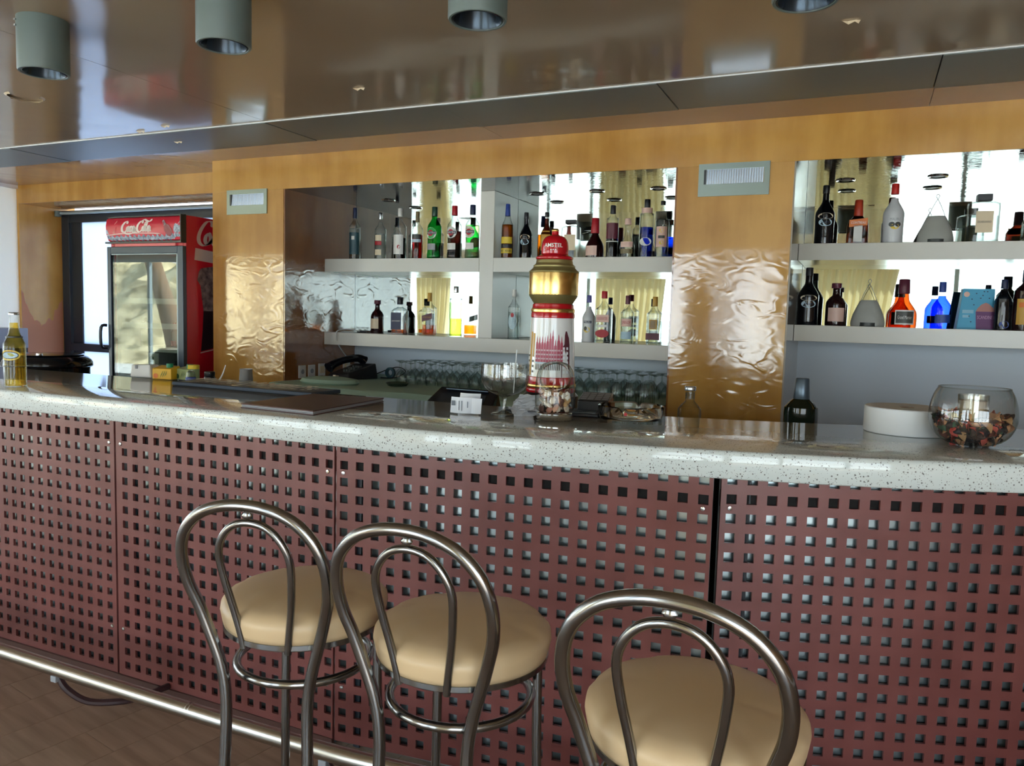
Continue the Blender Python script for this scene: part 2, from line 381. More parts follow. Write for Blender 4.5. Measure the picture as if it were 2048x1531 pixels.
def on_cyl(t, r, z0, a0=0.0):
    return [(r * math.sin(u / r + a0), -r * math.cos(u / r + a0), z0 + v) for u, v in t[0]], t[1]
def patch(r, a0, a1, z0, z1, skew=0.0, n=10, rf=None):
    """curved label; angle measured from -y towards +x"""
    V, F = [], []
    m_ = 1 if rf is None else 5
    for i in range(n + 1):
        a = a0 + (a1 - a0) * i / n; dz = skew * (i / n - 0.5)
        for j in range(m_ + 1):
            z = z0 + (z1 - z0) * j / m_
            rr = r if rf is None else rf(z) + 0.0008
            V.append((rr * math.sin(a), -rr * math.cos(a), z + dz))
    for i in range(n):
        for j in range(m_):
            a = i * (m_ + 1) + j; F.append((a, a + m_ + 1, a + m_ + 2, a + 1))
    return V, F
def ell(a0, rx, rz, z0, r, n=20):
    """oval label on a cylinder"""
    V = []
    for k in range(n):
        t = 2 * PI * k / n; u = rx * math.cos(t); V.append((r * math.sin(u / r + a0), -r * math.cos(u / r + a0), z0 + rz * math.sin(t)))
    return V, [tuple(range(n))]

# ================================================================ SETTING
XL, XR, YB = -15.6, 4.0, -2.5
XW = -13.0
fl = struct('floor', box(XL, XR, YB - 0.15, 5.1, -0.08, -0.012), PLANK, smooth=False)
# laminate planks one by one where the photograph shows the floor
pm_ = None
ang = math.radians(-11)
k = 0
base_me = None
for i in range(17):
    for j in range(4):
        L = 1.28; w = 0.19
        u = -3.0 + i * w; v = 0.2 + (j - 1) * L + (0.43 * i) % L - 0.6
        g = box(0.001, w - 0.001, 0.001, L - 0.001, -0.012, 0.0)
        if base_me is None:
            o = obj('plank', g, PLANK, fl, smooth=False); base_me = o.data
        else:
            o = bpy.data.objects.new('plank', base_me); COL.objects.link(o); o.parent = fl
        x = -0.4 + u * math.cos(ang) - v * math.sin(ang); y = 0 + u * math.sin(ang) + v * math.cos(ang)
        o.location = (x, y, 0); o.rotation_euler = (0, 0, ang)
# ceiling: panels with a thin joint, metal strip plates, inner band
ce = struct('ceiling', box(XL, XR, YB - 0.15, 5.2, 2.515, 2.6), WHITE, smooth=False)
xs = [XL, -9.7, -7.5, -5.3, -3.08, 0.9, XR]
for a, b_ in zip(xs, xs[1:]):
    obj('panel', box(a + 0.0015, b_ - 0.0015, YB, 3.42, 2.5, 2.515), CEIL, ce, smooth=False)
xs = [-15.5] + [-3.086 + 1.1 * k for k in range(-6, 7)]
for k, (a, b_) in enumerate(zip(xs, xs[1:])):
    obj('strip_plate', box(a + 0.002, b_ - 0.002, 3.42, 3.868, 2.491 + 0.0025 * (k % 2), 2.515), METAL_STRIP, ce, smooth=False, bevel=0.0012)
obj('strip_lip', box(XL, XR, 3.416, 3.419, 2.4945, 2.515), WHITE, ce, smooth=False)
xs = [XL, -6.4, -4.18, -1.98, 0.22, XR]
for a, b_ in zip(xs, xs[1:]):
    obj('inner_panel', box(a + 0.001, b_ - 0.001, 3.868, 4.6, 2.5, 2.515), CEIL2, ce, smooth=False)
# torn bits of paint hanging from the ceiling
def flake(x, y, pts, z=2.5):
    V = []; n = len(pts)
    for i, (u, v, d) in enumerate(pts): V += [(x + u, y + v, z - 0.001), (x + u * 0.8, y + v * 0.9, z - 0.001 - d)]
    F = [(2 * i, 2 * i + 2, 2 * i + 3, 2 * i + 1) for i in range(n - 1)]
    obj('paint_flake', (V, F), K_CREAM, ce, smooth=False)
ring = [(0.09 * math.cos(t), 0.09 * math.sin(t), 0.004 + 0.006 * abs(math.sin(5 * t))) for t in [0.3 + 0.35 * k for k in range(14)]]
flake(-3.92, 2.62, ring)
for (x, y) in ((-3.98, 3.35), (-3.72, 3.30), (-3.95, 3.6), (0.0, 2.62), (-0.1, 2.95), (-2.2, 3.05)):
    flake(x, y, [(-0.03, 0, 0.004), (-0.01, 0.01, 0.012), (0.015, 0.004, 0.006), (0.03, 0.012, 0.012)], 2.5 if y < 3.5 else 2.49)

# back wall: beam, pillars, recess, niches
YP, YM = 4.2, 5.01
wb_ = struct('wall_back', box(-4.27, XR, YP, YP + 0.45, 2.28, 2.5), OCHRE_T, smooth=False)
def wpart(n, g, mt, **k): return obj(n, g, mt, wb_, smooth=False, **k)
wpart('pillar', box(-4.27, -3.63, YP, YM, 0, 2.2795), OCHRE)
wpart('pillar', box(-0.953, -0.363, YP, YM, 0, 2.2795), OCHRE)
wpart('niche_lining', box(-3.6298, -3.62, YP + 0.003, YM - 0.002, 0, 2.2798), OCHRE_SHADED)  # thin slab carrying the shade-darkened copy of the pillar ochre
wpart('niche_lining', box(-0.963, -0.9532, YP + 0.003, YM - 0.002, 0, 2.2798), OCHRE_SHADED)
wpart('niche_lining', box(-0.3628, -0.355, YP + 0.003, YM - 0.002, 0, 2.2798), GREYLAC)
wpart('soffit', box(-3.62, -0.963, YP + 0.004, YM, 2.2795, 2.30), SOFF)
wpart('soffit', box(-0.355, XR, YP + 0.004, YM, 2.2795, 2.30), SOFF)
wpart('niche_back', box(-4.27, XR, YM + 0.012, YM + 0.06, 0, 2.5), BLUEWHITE)
wpart('recess_beam', box(-6.9, -4.27, 4.53, YM + 0.06, 2.346, 2.5), OCHRE_T)
wpart('recess_soffit', box(-6.9, -4.27, 4.534, YM, 2.342, 2.347), RSOFF)
wpart('recess_cheek', box(-6.96, -6.9, 4.53, YM + 0.06, 0, 2.5), OCHRE_T)
random.seed(2)
V, F = [], []
for i in range(25):
    u = i / 24; top = 1.40 - 0.16 * math.sin(u * 3.0) + 0.08 * random.random() + (0.10 if u < 0.15 else 0) + (0.10 if u > 0.75 else 0)
    V += [(-6.8992, 4.535 + 0.39 * u, 0.01), (-6.8992, 4.535 + 0.39 * u, top)]
for i in range(24): F.append((2 * i, 2 * i + 2, 2 * i + 3, 2 * i + 1))
wpart('bare_patch', (V, F), pm('bare_plaster', c(186, 122, 84), 0.7))
wl = struct('wall_left', [box(-6.96, -6.9, 3.05, 4.53, 0, 0.9), box(-6.96, -6.9, 3.05, 3.1, 0.9, 2.5)], WHITE, smooth=False)
w6 = struct('window_6', [box(-6.95, -6.902, 3.1, 4.53, 0.9, 0.93), box(-6.95, -6.902, 3.1, 4.53, 2.47, 2.5)], WHITE, smooth=False)
obj('pane', box(-6.93, -6.925, 3.1, 4.53, 0.93, 2.47), BLIND, w6, smooth=False)
struct('wall_right', box(XR, XR + 0.1, YB - 0.15, 5.1, 0, 2.5), pm('brown_wall', c(150, 112, 74), 0.5), smooth=False)
struct('wall_end', [box(XL - 0.1, XL, YB - 0.15, 5.1, 0, 0.1), box(XL - 0.1, XL, YB - 0.15, 5.1, 2.36, 2.5)], WHITE, smooth=False)
w5 = struct('window_5', [box(XL - .08, XL - .03, YB + 1.52 * k - 0.03, YB + 1.52 * k + 0.03, 0.1, 2.36) for k in range(6)], ALU, smooth=False)
for k in range(5): obj('pane', box(XL - .06, XL - .055, YB + 1.52 * k + 0.03, YB + 1.52 * (k + 1) - 0.03, 0.1, 2.36), PANE, w5, smooth=False)
struct('wall_far', box(XL, -6.96, 5.0, 5.1, 0, 2.5), WHITE, smooth=False)
# door in the recess: dark frame, frosted pane
d1 = struct('door_1', [box(-6.9, -6.80, 4.93, 5.0, 0, 2.33), box(-4.36, -4.28, 4.93, 5.0, 0, 2.33), box(-6.80, -4.36, 4.93, 5.0, 2.22, 2.33),
                       box(-6.80, -4.36, 4.93, 5.0, 1.03, 1.10)], DARKFRAME, smooth=False, bevel=0.003)
obj('frame', [box(-6.79, -6.66, 4.95, 4.98, 0.02, 2.22), box(-4.48, -4.36, 4.95, 4.98, 0.02, 2.22)], DARKFRAME, d1, smooth=False)
obj('pane', box(-6.66, -4.48, 4.962, 4.97, 0.02, 2.22), FROST, d1, smooth=False)
obj('conduit', tube([(-6.86, 4.88, 2.30), (-4.4, 4.88, 2.30)], 0.014, 8), ALU, d1)
obj('bracket', cyl(0.03, 0, 0.05, 12), GREYLAMP, d1, loc=(-6.86, 4.87, 2.27))

# window wall behind the camera
ww = struct('wall_window', [box(XL, XR, YB - 0.15, YB, 0, 0.10), box(XL, XR, YB - 0.15, YB, 2.36, 2.5), box(-10.2, -9.8, YB - 0.15, YB, 0.10, 2.36),
                       box(-6.05, -5.85, YB - 0.15, YB, 0.10, 2.36), box(-1.95, -1.68, YB - 0.15, YB, 0.10, 2.36)], GREYLAC, smooth=False)
n_ = 0
for a, b_, nb in ((XL, -10.2, 5), (-9.8, -6.05, 4), (-5.85, -1.95, 5), (-1.68, XR, 6)):
    n_ += 1
    st = (b_ - a) / nb
    fr = [box(a, b_, YB - 0.10, YB - 0.04, 2.30, 2.36), box(a, b_, YB - 0.10, YB - 0.04, 0.10, 0.16)]
    fr += [box(a + k * st - 0.03, a + k * st + 0.03, YB - 0.10, YB - 0.04, 0.16, 2.30) for k in range(nb + 1)]
    w_ = struct('window_%d' % n_, fr, ALU, smooth=False)
    for k in range(nb): obj('pane', box(a + k * st + 0.03, a + (k + 1) * st - 0.03, YB - 0.075, YB - 0.07, 0.16, 2.30), PANE, w_, smooth=False)
# curtains
def curtain(x0, x1, xb0, xb1, label):
    V, F = [], []; n = int((x1 - x0) / 0.018)
    zs = [2.42, 2.0, 1.5, 1.1, 0.6, 0.05]
    for j, z in enumerate(zs):
        t = j / (len(zs) - 1)
        for i in range(n + 1):
            u = i / n; a = x0 + (xb0 - x0) * t; b2 = x1 + (xb1 - x1) * t
            V.append((a + (b2 - a) * u, YB + 0.14 + 0.04 * math.sin(u * n * 0.018 / 0.11 * 2 * PI) * (0.6 + 0.4 * t), z))
    for j in range(len(zs) - 1):
        for i in range(n):
            a = j * (n + 1) + i; F.append((a, a + 1, a + n + 2, a + n + 1))
    o = obj('curtain', (V, F), CURT); o['label'] = label; o['category'] = 'curtain'; o['group'] = 'cream curtains on the window wall'
curtain(-7.6, -6.85, -7.5, -7.0, 'cream curtain between windows, seen in the left mirror beside whisky bottles')
curtain(-4.1, -2.9, -4.1, -3.1, 'pleated cream curtain reflected behind the tall red-labelled clear bottle')
curtain(-1.15, 0.45, -1.05, 0.1, 'pleated cream curtain reflected behind the grey bell-shaped decanters')
# outdoors
struct('terrace_ground', box(-40, 20, -40, YB - 0.16, -0.3, -0.12), pm('terrace', c(186, 188, 184), 0.8), smooth=False)
V, F = [], []
nx, ny = 60, 26
for j in range(ny + 1):
    for i in range(nx + 1):
        x = -34 + i * 0.36; y = -7.0 - j * 0.36
        h = min(1, j / 9) * 2.9 * max(0, min(1, (-17.2 - x) / 2.5))
        V.append((x, y, -0.12 + h + 0.28 * h / 3 * (math.sin(x * 3.1 + y) * math.cos(y * 2.3 - x) + 0.6 * random.random())))
for j in range(ny):
    for i in range(nx):
        a = j * (nx + 1) + i; F.append((a, a + 1, a + nx + 2, a + nx + 1))
struct('hill_ground', (V, F), pm('stony_bank', c(214, 200, 158), 0.9, var=(c(122, 112, 78), 2.2)), smooth=False)
tk = obj('tree', tube(cat([(-14.4, -5.2, -0.2), (-14.9, -5.3, 1.2), (-15.5, -5.4, 2.4), (-16.2, -5.5, 3.8)], 5), lambda t: 0.24 - 0.08 * t, 10), pm('bark', c(120, 96, 70), 0.9, bump=(20, 0.6, 0.02)),
         label='leaning bare tree trunk outside, mirrored in the fridge door', cat_='tree')

# mirrors
def mirror(x0, x1, z0, label):
    o = obj('mirror', box(x0, x1, YM, YM + 0.006, z0, 2.2795), MIRROR, smooth=False); o['label'] = label; o['category'] = 'mirror'
mirror(-3.619, -0.964, 1.24, 'greenish mirror lining the back of the left bottle niche')
mirror(-0.354, XR, 1.37, 'mirror lining the back of the right bottle niche')
# shelves
def shelf(x0, x1, z0, z1, label, y0=4.63):
    o = obj('display_shelf', box(x0, x1, y0, YM - 0.001, z0, z1), SHELFW, smooth=False, bevel=0.002); o['label'] = label; o['category'] = 'shelf'; o['group'] = 'thick white display shelves'
shelf(-3.619, -2.352, 1.751, 1.844, 'upper white shelf left of the upright in the left niche')
shelf(-2.247, -0.964, 1.751, 1.844, 'upper white shelf right of the upright, behind the beer tower')
shelf(-3.619, -0.964, 1.220, 1.312, 'long lower white shelf of the left niche')
shelf(-0.354, XR, 1.818, 1.910, 'upper white shelf in the right niche')
shelf(-0.354, XR, 1.368, 1.459, 'lower white shelf in the right niche')
o = obj('shelf_upright', box(-2.351, -2.248, 4.632, YM - 0.001, 1.3125, 2.279), SHELFW, smooth=False, bevel=0.002); o['label'] = 'white upright dividing the left bottle niche'; o['category'] = 'shelf divider'
# recessed downlights in the niche soffits
for i, (x, lab) in enumerate(((-2.03, 'left of the three in the soffit above the beer tower'), (-1.61, 'middle of the three in the soffit above the beer tower'), (-1.21, 'right of the three, next to the ochre pillar'),
                       (-0.14, 'above the orange liqueur in the right niche'), (0.32, 'above the bell decanter in the right niche'), (-3.2, 'at the dark left end of the left niche'))):
    t = thing('recessed_downlight', 'small round recessed downlight, ' + lab, 'downlight', (x, 4.82, 2.2795), 0, 'downlights in the niche soffits')
    obj('trim_ring', lathe([(0.036, -0.001), (0.05, -0.006), (0.052, -0.0002)], 20, caps=False), CHROME, t)
    obj('bulb', lathe([(0.0, -0.003), (0.03, -0.002), (0.036, -0.0005)], 16), K_GREY, t)
# wall lights set in the pillars
for x, lab in ((-4.13, 'recessed steel wall light on the left ochre pillar, mirroring white daylight'), (-0.84, 'recessed steel wall light on the right ochre pillar, ribbed bluish inside')):
    t = thing('wall_light', lab, 'wall light', (x, YP, 2.12), 0, 'recessed wall lights on the pillars')
    w_, h_ = 0.36, 0.168
    a, b_, z0, z1 = 0.028, w_ - 0.028, 0.062, h_ - 0.03
    obj('frame', [box(0, w_, -0.008, 0, 0, z0), box(0, w_, -0.008, 0, z1, h_), box(0, a, -0.008, 0, z0, z1), box(b_, w_, -0.008, 0, z0, z1),
                  box(0, w_, -0.0078, -0.0, h_ - 0.003, h_)], pm('light_frame_steel', c(128, 138, 132), 0.3, 0.7), t, smooth=False)
    # recess is a shallow tray proud of the wall by the frame: sloping ribbed reflector
    ribs = []
    for i in range(24):
        xx = a + 0.002 + (b_ - a - 0.004) * i / 24; ribs.append(([(xx, -0.0012, z1), (xx + 0.006, -0.0022, z1), (xx + 0.0115, -0.0012, z1), (xx, -0.006, z0), (xx + 0.006, -0.007, z0), (xx + 0.0115, -0.006, z0)], [(0, 1, 4, 3), (1, 2, 5, 4)]))
    obj('reflector', ribs, pm('lamp_reflector', c(186, 196, 210), 0.22, 0.9), t, smooth=False)
    obj('dark_cheek', box(a, a + 0.012, -0.0075, -0.0005, z0, z1), BLACK, t, smooth=False)
# surface-mounted ceiling spots
t0 = thing('ceiling_spot', 'grey cylinder ceiling spotlight nearest the left wall', 'spotlight', (-2.82, 1.96, 2.5), 0, 'grey cylinder spotlights on the ceiling')
obj('housing', lathe([(0.086, 0), (0.086, -0.185), (0.083, -0.19), (0.077, -0.19), (0.075, -0.186), (0.075, -0.05)], 40, caps=False), GREYLAMP, t0)
obj('trim_ring', lathe([(0.076, -0.187), (0.070, -0.189), (0.066, -0.18), (0.055, -0.12), (0.03, -0.09), (0.0, -0.085)], 32, caps=False), pm('lamp_bowl', c(52, 64, 76), 0.25, 0.6), t0)
obj('screw', [move(cyl(0.004, 0, 0.006, 8), rx=PI / 2, dx=-0.03, dy=-0.0815, dz=-0.02), move(cyl(0.004, 0, 0.006, 8), rx=PI / 2, dx=-0.03, dy=-0.0815, dz=-0.04)], CHROME, t0)
dup(t0, (-1.95, 1.97, 2.5), 0, 'grey cylinder ceiling spotlight, second from the left, cut by the top edge')
dup(t0, (-1.07, 2.06, 2.5), 0, 'grey cylinder ceiling spotlight third from the left, only its lower rim showing')
dup(t0, (-0.19, 2.24, 2.5), 0, 'grey cylinder ceiling spotlight barely showing at the top right')
dup(t0, (0.70, 2.30, 2.5), 0, 'grey cylinder spotlight reflected between bottles in the right mirror')

# ================================================================ BAR
EX = [(-5.8, 1.99), (-4.4, 1.99), (-3.4, 1.99), (-2.5, 1.988), (-2.0, 1.988), (-1.454, 1.993), (-1.16, 2.004), (-0.947, 2.030), (-0.713, 2.070), (-0.519, 2.106), (-0.341, 2.145), (-0.167, 2.188), (0.128, 2.277), (0.414, 2.390), (0.596, 2.471), (1.0, 2.66), (1.8, 3.05)]
E2 = [p.to_2d() for p in cat([(x, y, 0) for x, y in EX], 5)]
prof = [(0.72, 1.032), (0.004, 1.032), (0.0, 1.036), (0.0, 1.096), (0.002, 1.103), (0.006, 1.108), (0.013, 1.11), (0.715, 1.11), (0.72, 1.106)]
V, F = [], []
for i, p in enumerate(E2):
    t = (E2[min(i + 1, len(E2) - 1)] - E2[max(i - 1, 0)]).normalized(); n = Vector((-t.y, t.x))
    for d, z in prof: q = p + n * d; V.append((q.x, q.y, z))
P_ = len(prof)
for i in range(len(E2) - 1):
    for k in range(P_):
        a = i * P_ + k; b_ = i * P_ + (k + 1) % P_; F.append((a, b_, b_ + P_, a + P_))
F.append(tuple(range(P_))); F.append(tuple(range((len(E2) - 1) * P_, len(E2) * P_)))
o = obj('bar_worktop', (V, F), QTZ, angle=50); o['label'] = 'long curved bar worktop of white speckled quartz'; o['category'] = 'worktop'
bar = thing('bar_counter', 'curved bar counter clad in oxblood perforated panels', 'bar counter', (0, 0, 0))
def perf(P0, P1, first, ncol, pitch):
    P0 = Vector(P0); P1 = Vector(P1); L = (P1 - P0).length; u = (P1 - P0).normalized(); n = Vector((-u.y, u.x))
    hw = 0.0142
    cx = [first + k * pitch for k in range(ncol) if first + k * pitch + hw < L]
    us = [0.0]
    for x in cx: us += [x - hw, x + hw]
    us.append(L)
    zc_ = sorted([0.962 - 0.0561 * k for k in range(-1, 17)])
    zs = [0.018]
    for z in zc_: zs += [z - hw, z + hw]
    zs.append(1.07 - 0.012)
    V, F = [], []; th = 0.010
    nu, nz = len(us), len(zs)
    for d in (0, th):
        for z in zs:
            for x in us: q = P0 + u * x + n * d; V.append((q.x, q.y, z))
    o_ = nu * nz
    for j in range(nz - 1):
        for i in range(nu - 1):
            hole = (i % 2 == 1) and (j % 2 == 1)
            a, b_, c_, d_ = j * nu + i, j * nu + i + 1, (j + 1) * nu + i + 1, (j + 1) * nu + i
            if hole:
                F += [(a, b_, b_ + o_, a + o_), (b_, c_, c_ + o_, b_ + o_), (c_, d_, d_ + o_, c_ + o_), (d_, a, a + o_, d_ + o_)]
            else: F += [(a, b_, c_, d_), (a + o_, d_ + o_, c_ + o_, b_ + o_)]
    # outer rim
    for i in range(nu - 1):
        a = i; F.append((a, a + o_, a + 1 + o_, a + 1)); a = (nz - 1) * nu + i; F.append((a, a + 1, a + 1 + o_, a + o_))
    for j in range(nz - 1):
        a = j * nu; F.append((a, a + nu, a + nu + o_, a + o_)); a = j * nu + nu - 1; F.append((a, a + o_, a + nu + o_, a + nu))
    obj.nofix = True
    o = obj('panel', (V, F), PANEL, bar, smooth=False)
    obj.nofix = False
    # screws
    for x in (0.026, L - 0.026):
        for z in (0.936, 0.208):
            q = P0 + u * x
            s = obj('screw', lathe([(0.0075, 0), (0.006, 0.003), (0.0, 0.004)], 10), CHROME, bar); s.location = (q.x, q.y, z); s.rotation_euler = (PI / 2, 0, math.atan2(u.y, u.x))
    # backing sheet, batten, posts behind this panel
    a_, b2 = P0 + n * 0.026, P1 + n * 0.026
    N = 16; V2, F2 = [], []
    for i in range(N + 1):
        t = i / N; q = a_ + (b2 - a_) * t + n * (0.005 * math.sin(t * 9 + first * 40))
        V2 += [(q.x, q.y, 0.0), (q.x, q.y, 1.03)]
    for i in range(N): F2.append((2 * i, 2 * i + 2, 2 * i + 3, 2 * i + 1))
    obj('backing_sheet', (V2, F2), BACKSHEET, bar)
    q0, q1 = P0 + n * 0.011, P1 + n * 0.011; q2, q3 = P1 + n * 0.019, P0 + n * 0.019
    z0, z1 = 0.938, 0.986
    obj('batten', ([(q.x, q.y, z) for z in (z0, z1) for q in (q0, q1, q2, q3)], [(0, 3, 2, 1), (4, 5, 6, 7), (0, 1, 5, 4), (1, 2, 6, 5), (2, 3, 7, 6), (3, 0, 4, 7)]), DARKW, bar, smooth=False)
    q = P0 + u * 0.075 + n * 0.0165
    obj('post', box(q.x - 0.012, q.x + 0.012, q.y - 0.003, q.y + 0.003, 0, 1.03), DARKFRAME, bar, smooth=False)
perf((-4.99, 2.045), (-3.795, 2.045), 0.03, 21, 0.0566)
perf((-3.785, 2.045), (-2.59, 2.045), 0.026, 21, 0.0566)
perf((-2.580, 2.045), (-1.550, 2.04), 0.047, 18, 0.0566)
perf((-1.545, 2.045), (-0.355, 2.178), 0.028, 21, 0.0572)
perf((-0.338, 2.212), (0.775, 2.632), 0.030, 21, 0.0566)
perf((0.79, 2.64), (1.75, 3.10), 0.03, 18, 0.0566)
obj('kick_board', [box(-5.0, -1.55, 2.036, 2.05, 0, 0.024)], pm('kick_brown', c(70, 44, 38), 0.4), bar, smooth=False)
obj('service_ledge', [box(-5.6, -0.9, 2.75, 3.15, 0.90, 0.94), box(-0.9, 1.2, 3.0, 3.7, 0.90, 0.94)], SHELFW, bar, smooth=False)
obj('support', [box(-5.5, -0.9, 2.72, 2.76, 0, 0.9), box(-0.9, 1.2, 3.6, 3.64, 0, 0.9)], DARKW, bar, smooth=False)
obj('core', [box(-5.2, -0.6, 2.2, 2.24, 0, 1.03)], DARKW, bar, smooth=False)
# foot rail
fr = thing('foot_rail', 'long brushed steel foot rail along the base of the bar', 'foot rail', (0, 0, 0))
rp = cat([(-5.4, 1.75, 0.18), (-3.4, 1.75, 0.18), (-2.3, 1.745, 0.18), (-1.5, 1.75, 0.18), (-1.1, 1.775, 0.18), (-0.5, 1.86, 0.18), (0.1, 2.03, 0.18), (0.9, 2.36, 0.18)], 8)
obj('pipe', tube(rp, 0.026, 16), STEEL2, fr)
for x in (-1.885, -1.872): obj('coupling', move(lathe([(0.0262, -0.003), (0.0275, 0), (0.0262, 0.003)], 20, caps=False), x, 1.747, 0.18, ry=PI / 2), STEEL2, fr)
for x in (-3.6, -2.52, -1.36, -0.15):
    y = 1.75 if x < -1.4 else (1.76 if x < -1 else 1.955)
    b_ = obj('bracket', tube(cat([(0, 0.0, -0.026), (0.03, 0.01, -0.075), (0.09, 0.05, -0.125), (0.17, 0.13, -0.14), (0.20, 0.22, -0.145), (0.21, 0.29, -0.145)], 5), 0.012, 8), pm('bracket_brown', c(54, 34, 36), 0.4), fr, loc=(x, y, 0.18))
    obj('clip', box(-0.014, 0.014, -0.02, 0.02, -0.045, -0.022), K_GREY, b_, smooth=False, bevel=0.003)

# ================================================================ STOOLS
def stool(label, loc, rz):
    t = thing('bar_stool', label, 'bar stool', loc, rz, 'bent steel bar stools with beige seats')
    # origin: floor under the seat centre, facing +y
    R = 0.174
    def seat_mesh():
        V, F = [], []; pr = [(R * 0.99, 0.792), (R * 1.005, 0.802), (R * 1.03, 0.822), (R * 1.02, 0.834), (R * 0.96, 0.845), (R * 0.84, 0.853), (R * 0.5, 0.860), (0.02, 0.862)]
        seg = 72
        for i, (r, z) in enumerate(pr):
            for k in range(seg):
                a = 2 * PI * k / seg
                pinch = 1 - 0.007 * (max(0, math.cos(8 * a + 0.4)) ** 6) * (1 if 1 < i < 6 else 0)
                V.append((r * pinch * math.cos(a), r * pinch * math.sin(a), z - 0.0025 * (max(0, math.cos(8 * a + 0.4)) ** 6) * (1 if 2 < i < 6 else 0)))
        for i in range(len(pr) - 1):
            for k in range(seg): a = i * seg + k; b_ = i * seg + (k + 1) % seg; F.append((a, b_, b_ + seg, a + seg))
        F.append(tuple(reversed(range(seg)))); F.append(tuple(range(7 * seg, 8 * seg)))
        return V, F
    obj('seat', seat_mesh(), SEAT, t, angle=80)
    obj('seat_rim', lathe([(0.0, 0.778), (R * 0.97, 0.778), (R * 1.0, 0.782), (R * 1.0, 0.792), (R * 0.97, 0.794)], 48), STEEL, t)
    # outer hoop continues down as the rear legs
    prof = [(0.0, -0.235, 1.090), (0.055, -0.234, 1.084), (0.105, -0.230, 1.063), (0.142, -0.222, 1.023), (0.157, -0.210, 0.972), (0.155, -0.195, 0.915), (0.140, -0.180, 0.860), (0.122, -0.170, 0.800),
            (0.104, -0.163, 0.740), (0.094, -0.160, 0.680), (0.093, -0.160, 0.600), (0.100, -0.166, 0.45), (0.125, -0.180, 0.22), (0.150, -0.195, 0.01)]
    L = [(-x, y, z) for x, y, z in reversed(prof[1:])] + prof
    obj('back_hoop', tube(cat(L, 5), 0.0118, 14), STEEL, t)
    ip = [(0.0, -0.217, 1.052), (0.038, -0.216, 1.043), (0.066, -0.211, 1.014), (0.078, -0.202, 0.975), (0.073, -0.188, 0.915), (0.064, -0.175, 0.860), (0.055, -0.166, 0.81), (0.050, -0.161, 0.775)]
    L = [(-x, y, z) for x, y, z in reversed(ip[1:])] + ip
    obj('inner_hoop', tube(cat(L, 5), 0.0078, 12), STEEL, t)
    obj('weld', [([(v[0] * 0.012, -0.226 + v[1] * 0.007, 1.069 + v[2] * 0.008) for v in lathe([(0.0, -1), (0.7, -0.7), (1, 0), (0.7, 0.7), (0, 1)], 8, caps=False)[0]], lathe([(0.0, -1), (0.7, -0.7), (1, 0), (0.7, 0.7), (0, 1)], 8, caps=False)[1])], STEEL, t)
    for s in (-1, 1):
        obj('leg', tube(cat([(s * 0.118, 0.118, 0.78), (s * 0.122, 0.122, 0.5), (s * 0.135, 0.14, 0.2), (s * 0.15, 0.16, 0.01)], 4), 0.0105, 12), STEEL, t)
        for (x, y) in ((s * 0.15, 0.16), (s * 0.15, -0.215)): obj('foot_cap', cyl(0.014, 0, 0.02, 12, x, y), BLACK, t)
    ring = [(0.143 * math.cos(a), 0.143 * math.sin(a) - 0.005, 0.70) for a in [2 * PI * k / 40 for k in range(40)]]
    obj('ring_brace', tube(ring, 0.0095, 10, closed=True), STEEL, t)
    lo = [(0.19 * math.cos(a), 0.19 * math.sin(a) - 0.02, 0.26) for a in [2 * PI * k / 40 for k in range(40)]]
    obj('foot_ring', tube(lo, 0.0095, 10, closed=True), STEEL, t)
    return t
stool('steel bar stool at the left, its hoop overlapping the stool beside it', (-1.088, 1.335, 0), math.radians(10))
stool('steel bar stool in the middle of the three', (-0.700, 1.345, 0), math.radians(1))
stool('steel bar stool nearest the camera at the right', (-0.213, 1.235, 0), math.radians(0))

# ================================================================ FRIDGE
FX0, FX1, FY, FZ = -5.10, -4.345, 4.03, 2.105
fg = thing('drinks_fridge', 'tall red drinks fridge with white script lettering and glass door', 'fridge', (0, 0, 0))
T = 0.03
obj('body', [box(FX0, FX0 + T, FY, FY + 0.62, 0.08, FZ), box(FX1 - T, FX1, FY, FY + 0.62, 0.08, FZ), box(FX0 + T, FX1 - T, FY + 0.59, FY + 0.62, 0.08, FZ),
             box(FX0 + T, FX1 - T, FY, FY + 0.59, 1.87, FZ), box(FX0 + T, FX1 - T, FY, FY + 0.59, 0.08, 0.30)], RED, fg, smooth=False, bevel=0.004)
obj('foot', [box(FX0 + 0.05, FX0 + 0.1, FY + 0.05, FY + 0.1, 0, 0.08), box(FX1 - 0.1, FX1 - 0.05, FY + 0.05, FY + 0.1, 0, 0.08), box(FX0 + 0.05, FX0 + 0.1, FY + 0.5, FY + 0.55, 0, 0.08), box(FX1 - 0.1, FX1 - 0.05, FY + 0.5, FY + 0.55, 0, 0.08)], BLACK, fg, smooth=False)
obj('liner', [box(FX0 + T, FX1 - T, FY + 0.56, FY + 0.588, 0.3, 1.87), box(FX0 + T, FX0 + T + 0.012, FY + 0.02, FY + 0.56, 0.3, 1.87), box(FX1 - T - 0.012, FX1 - T, FY + 0.02, FY + 0.56, 0.3, 1.87)], K_WHITE, fg, smooth=False)
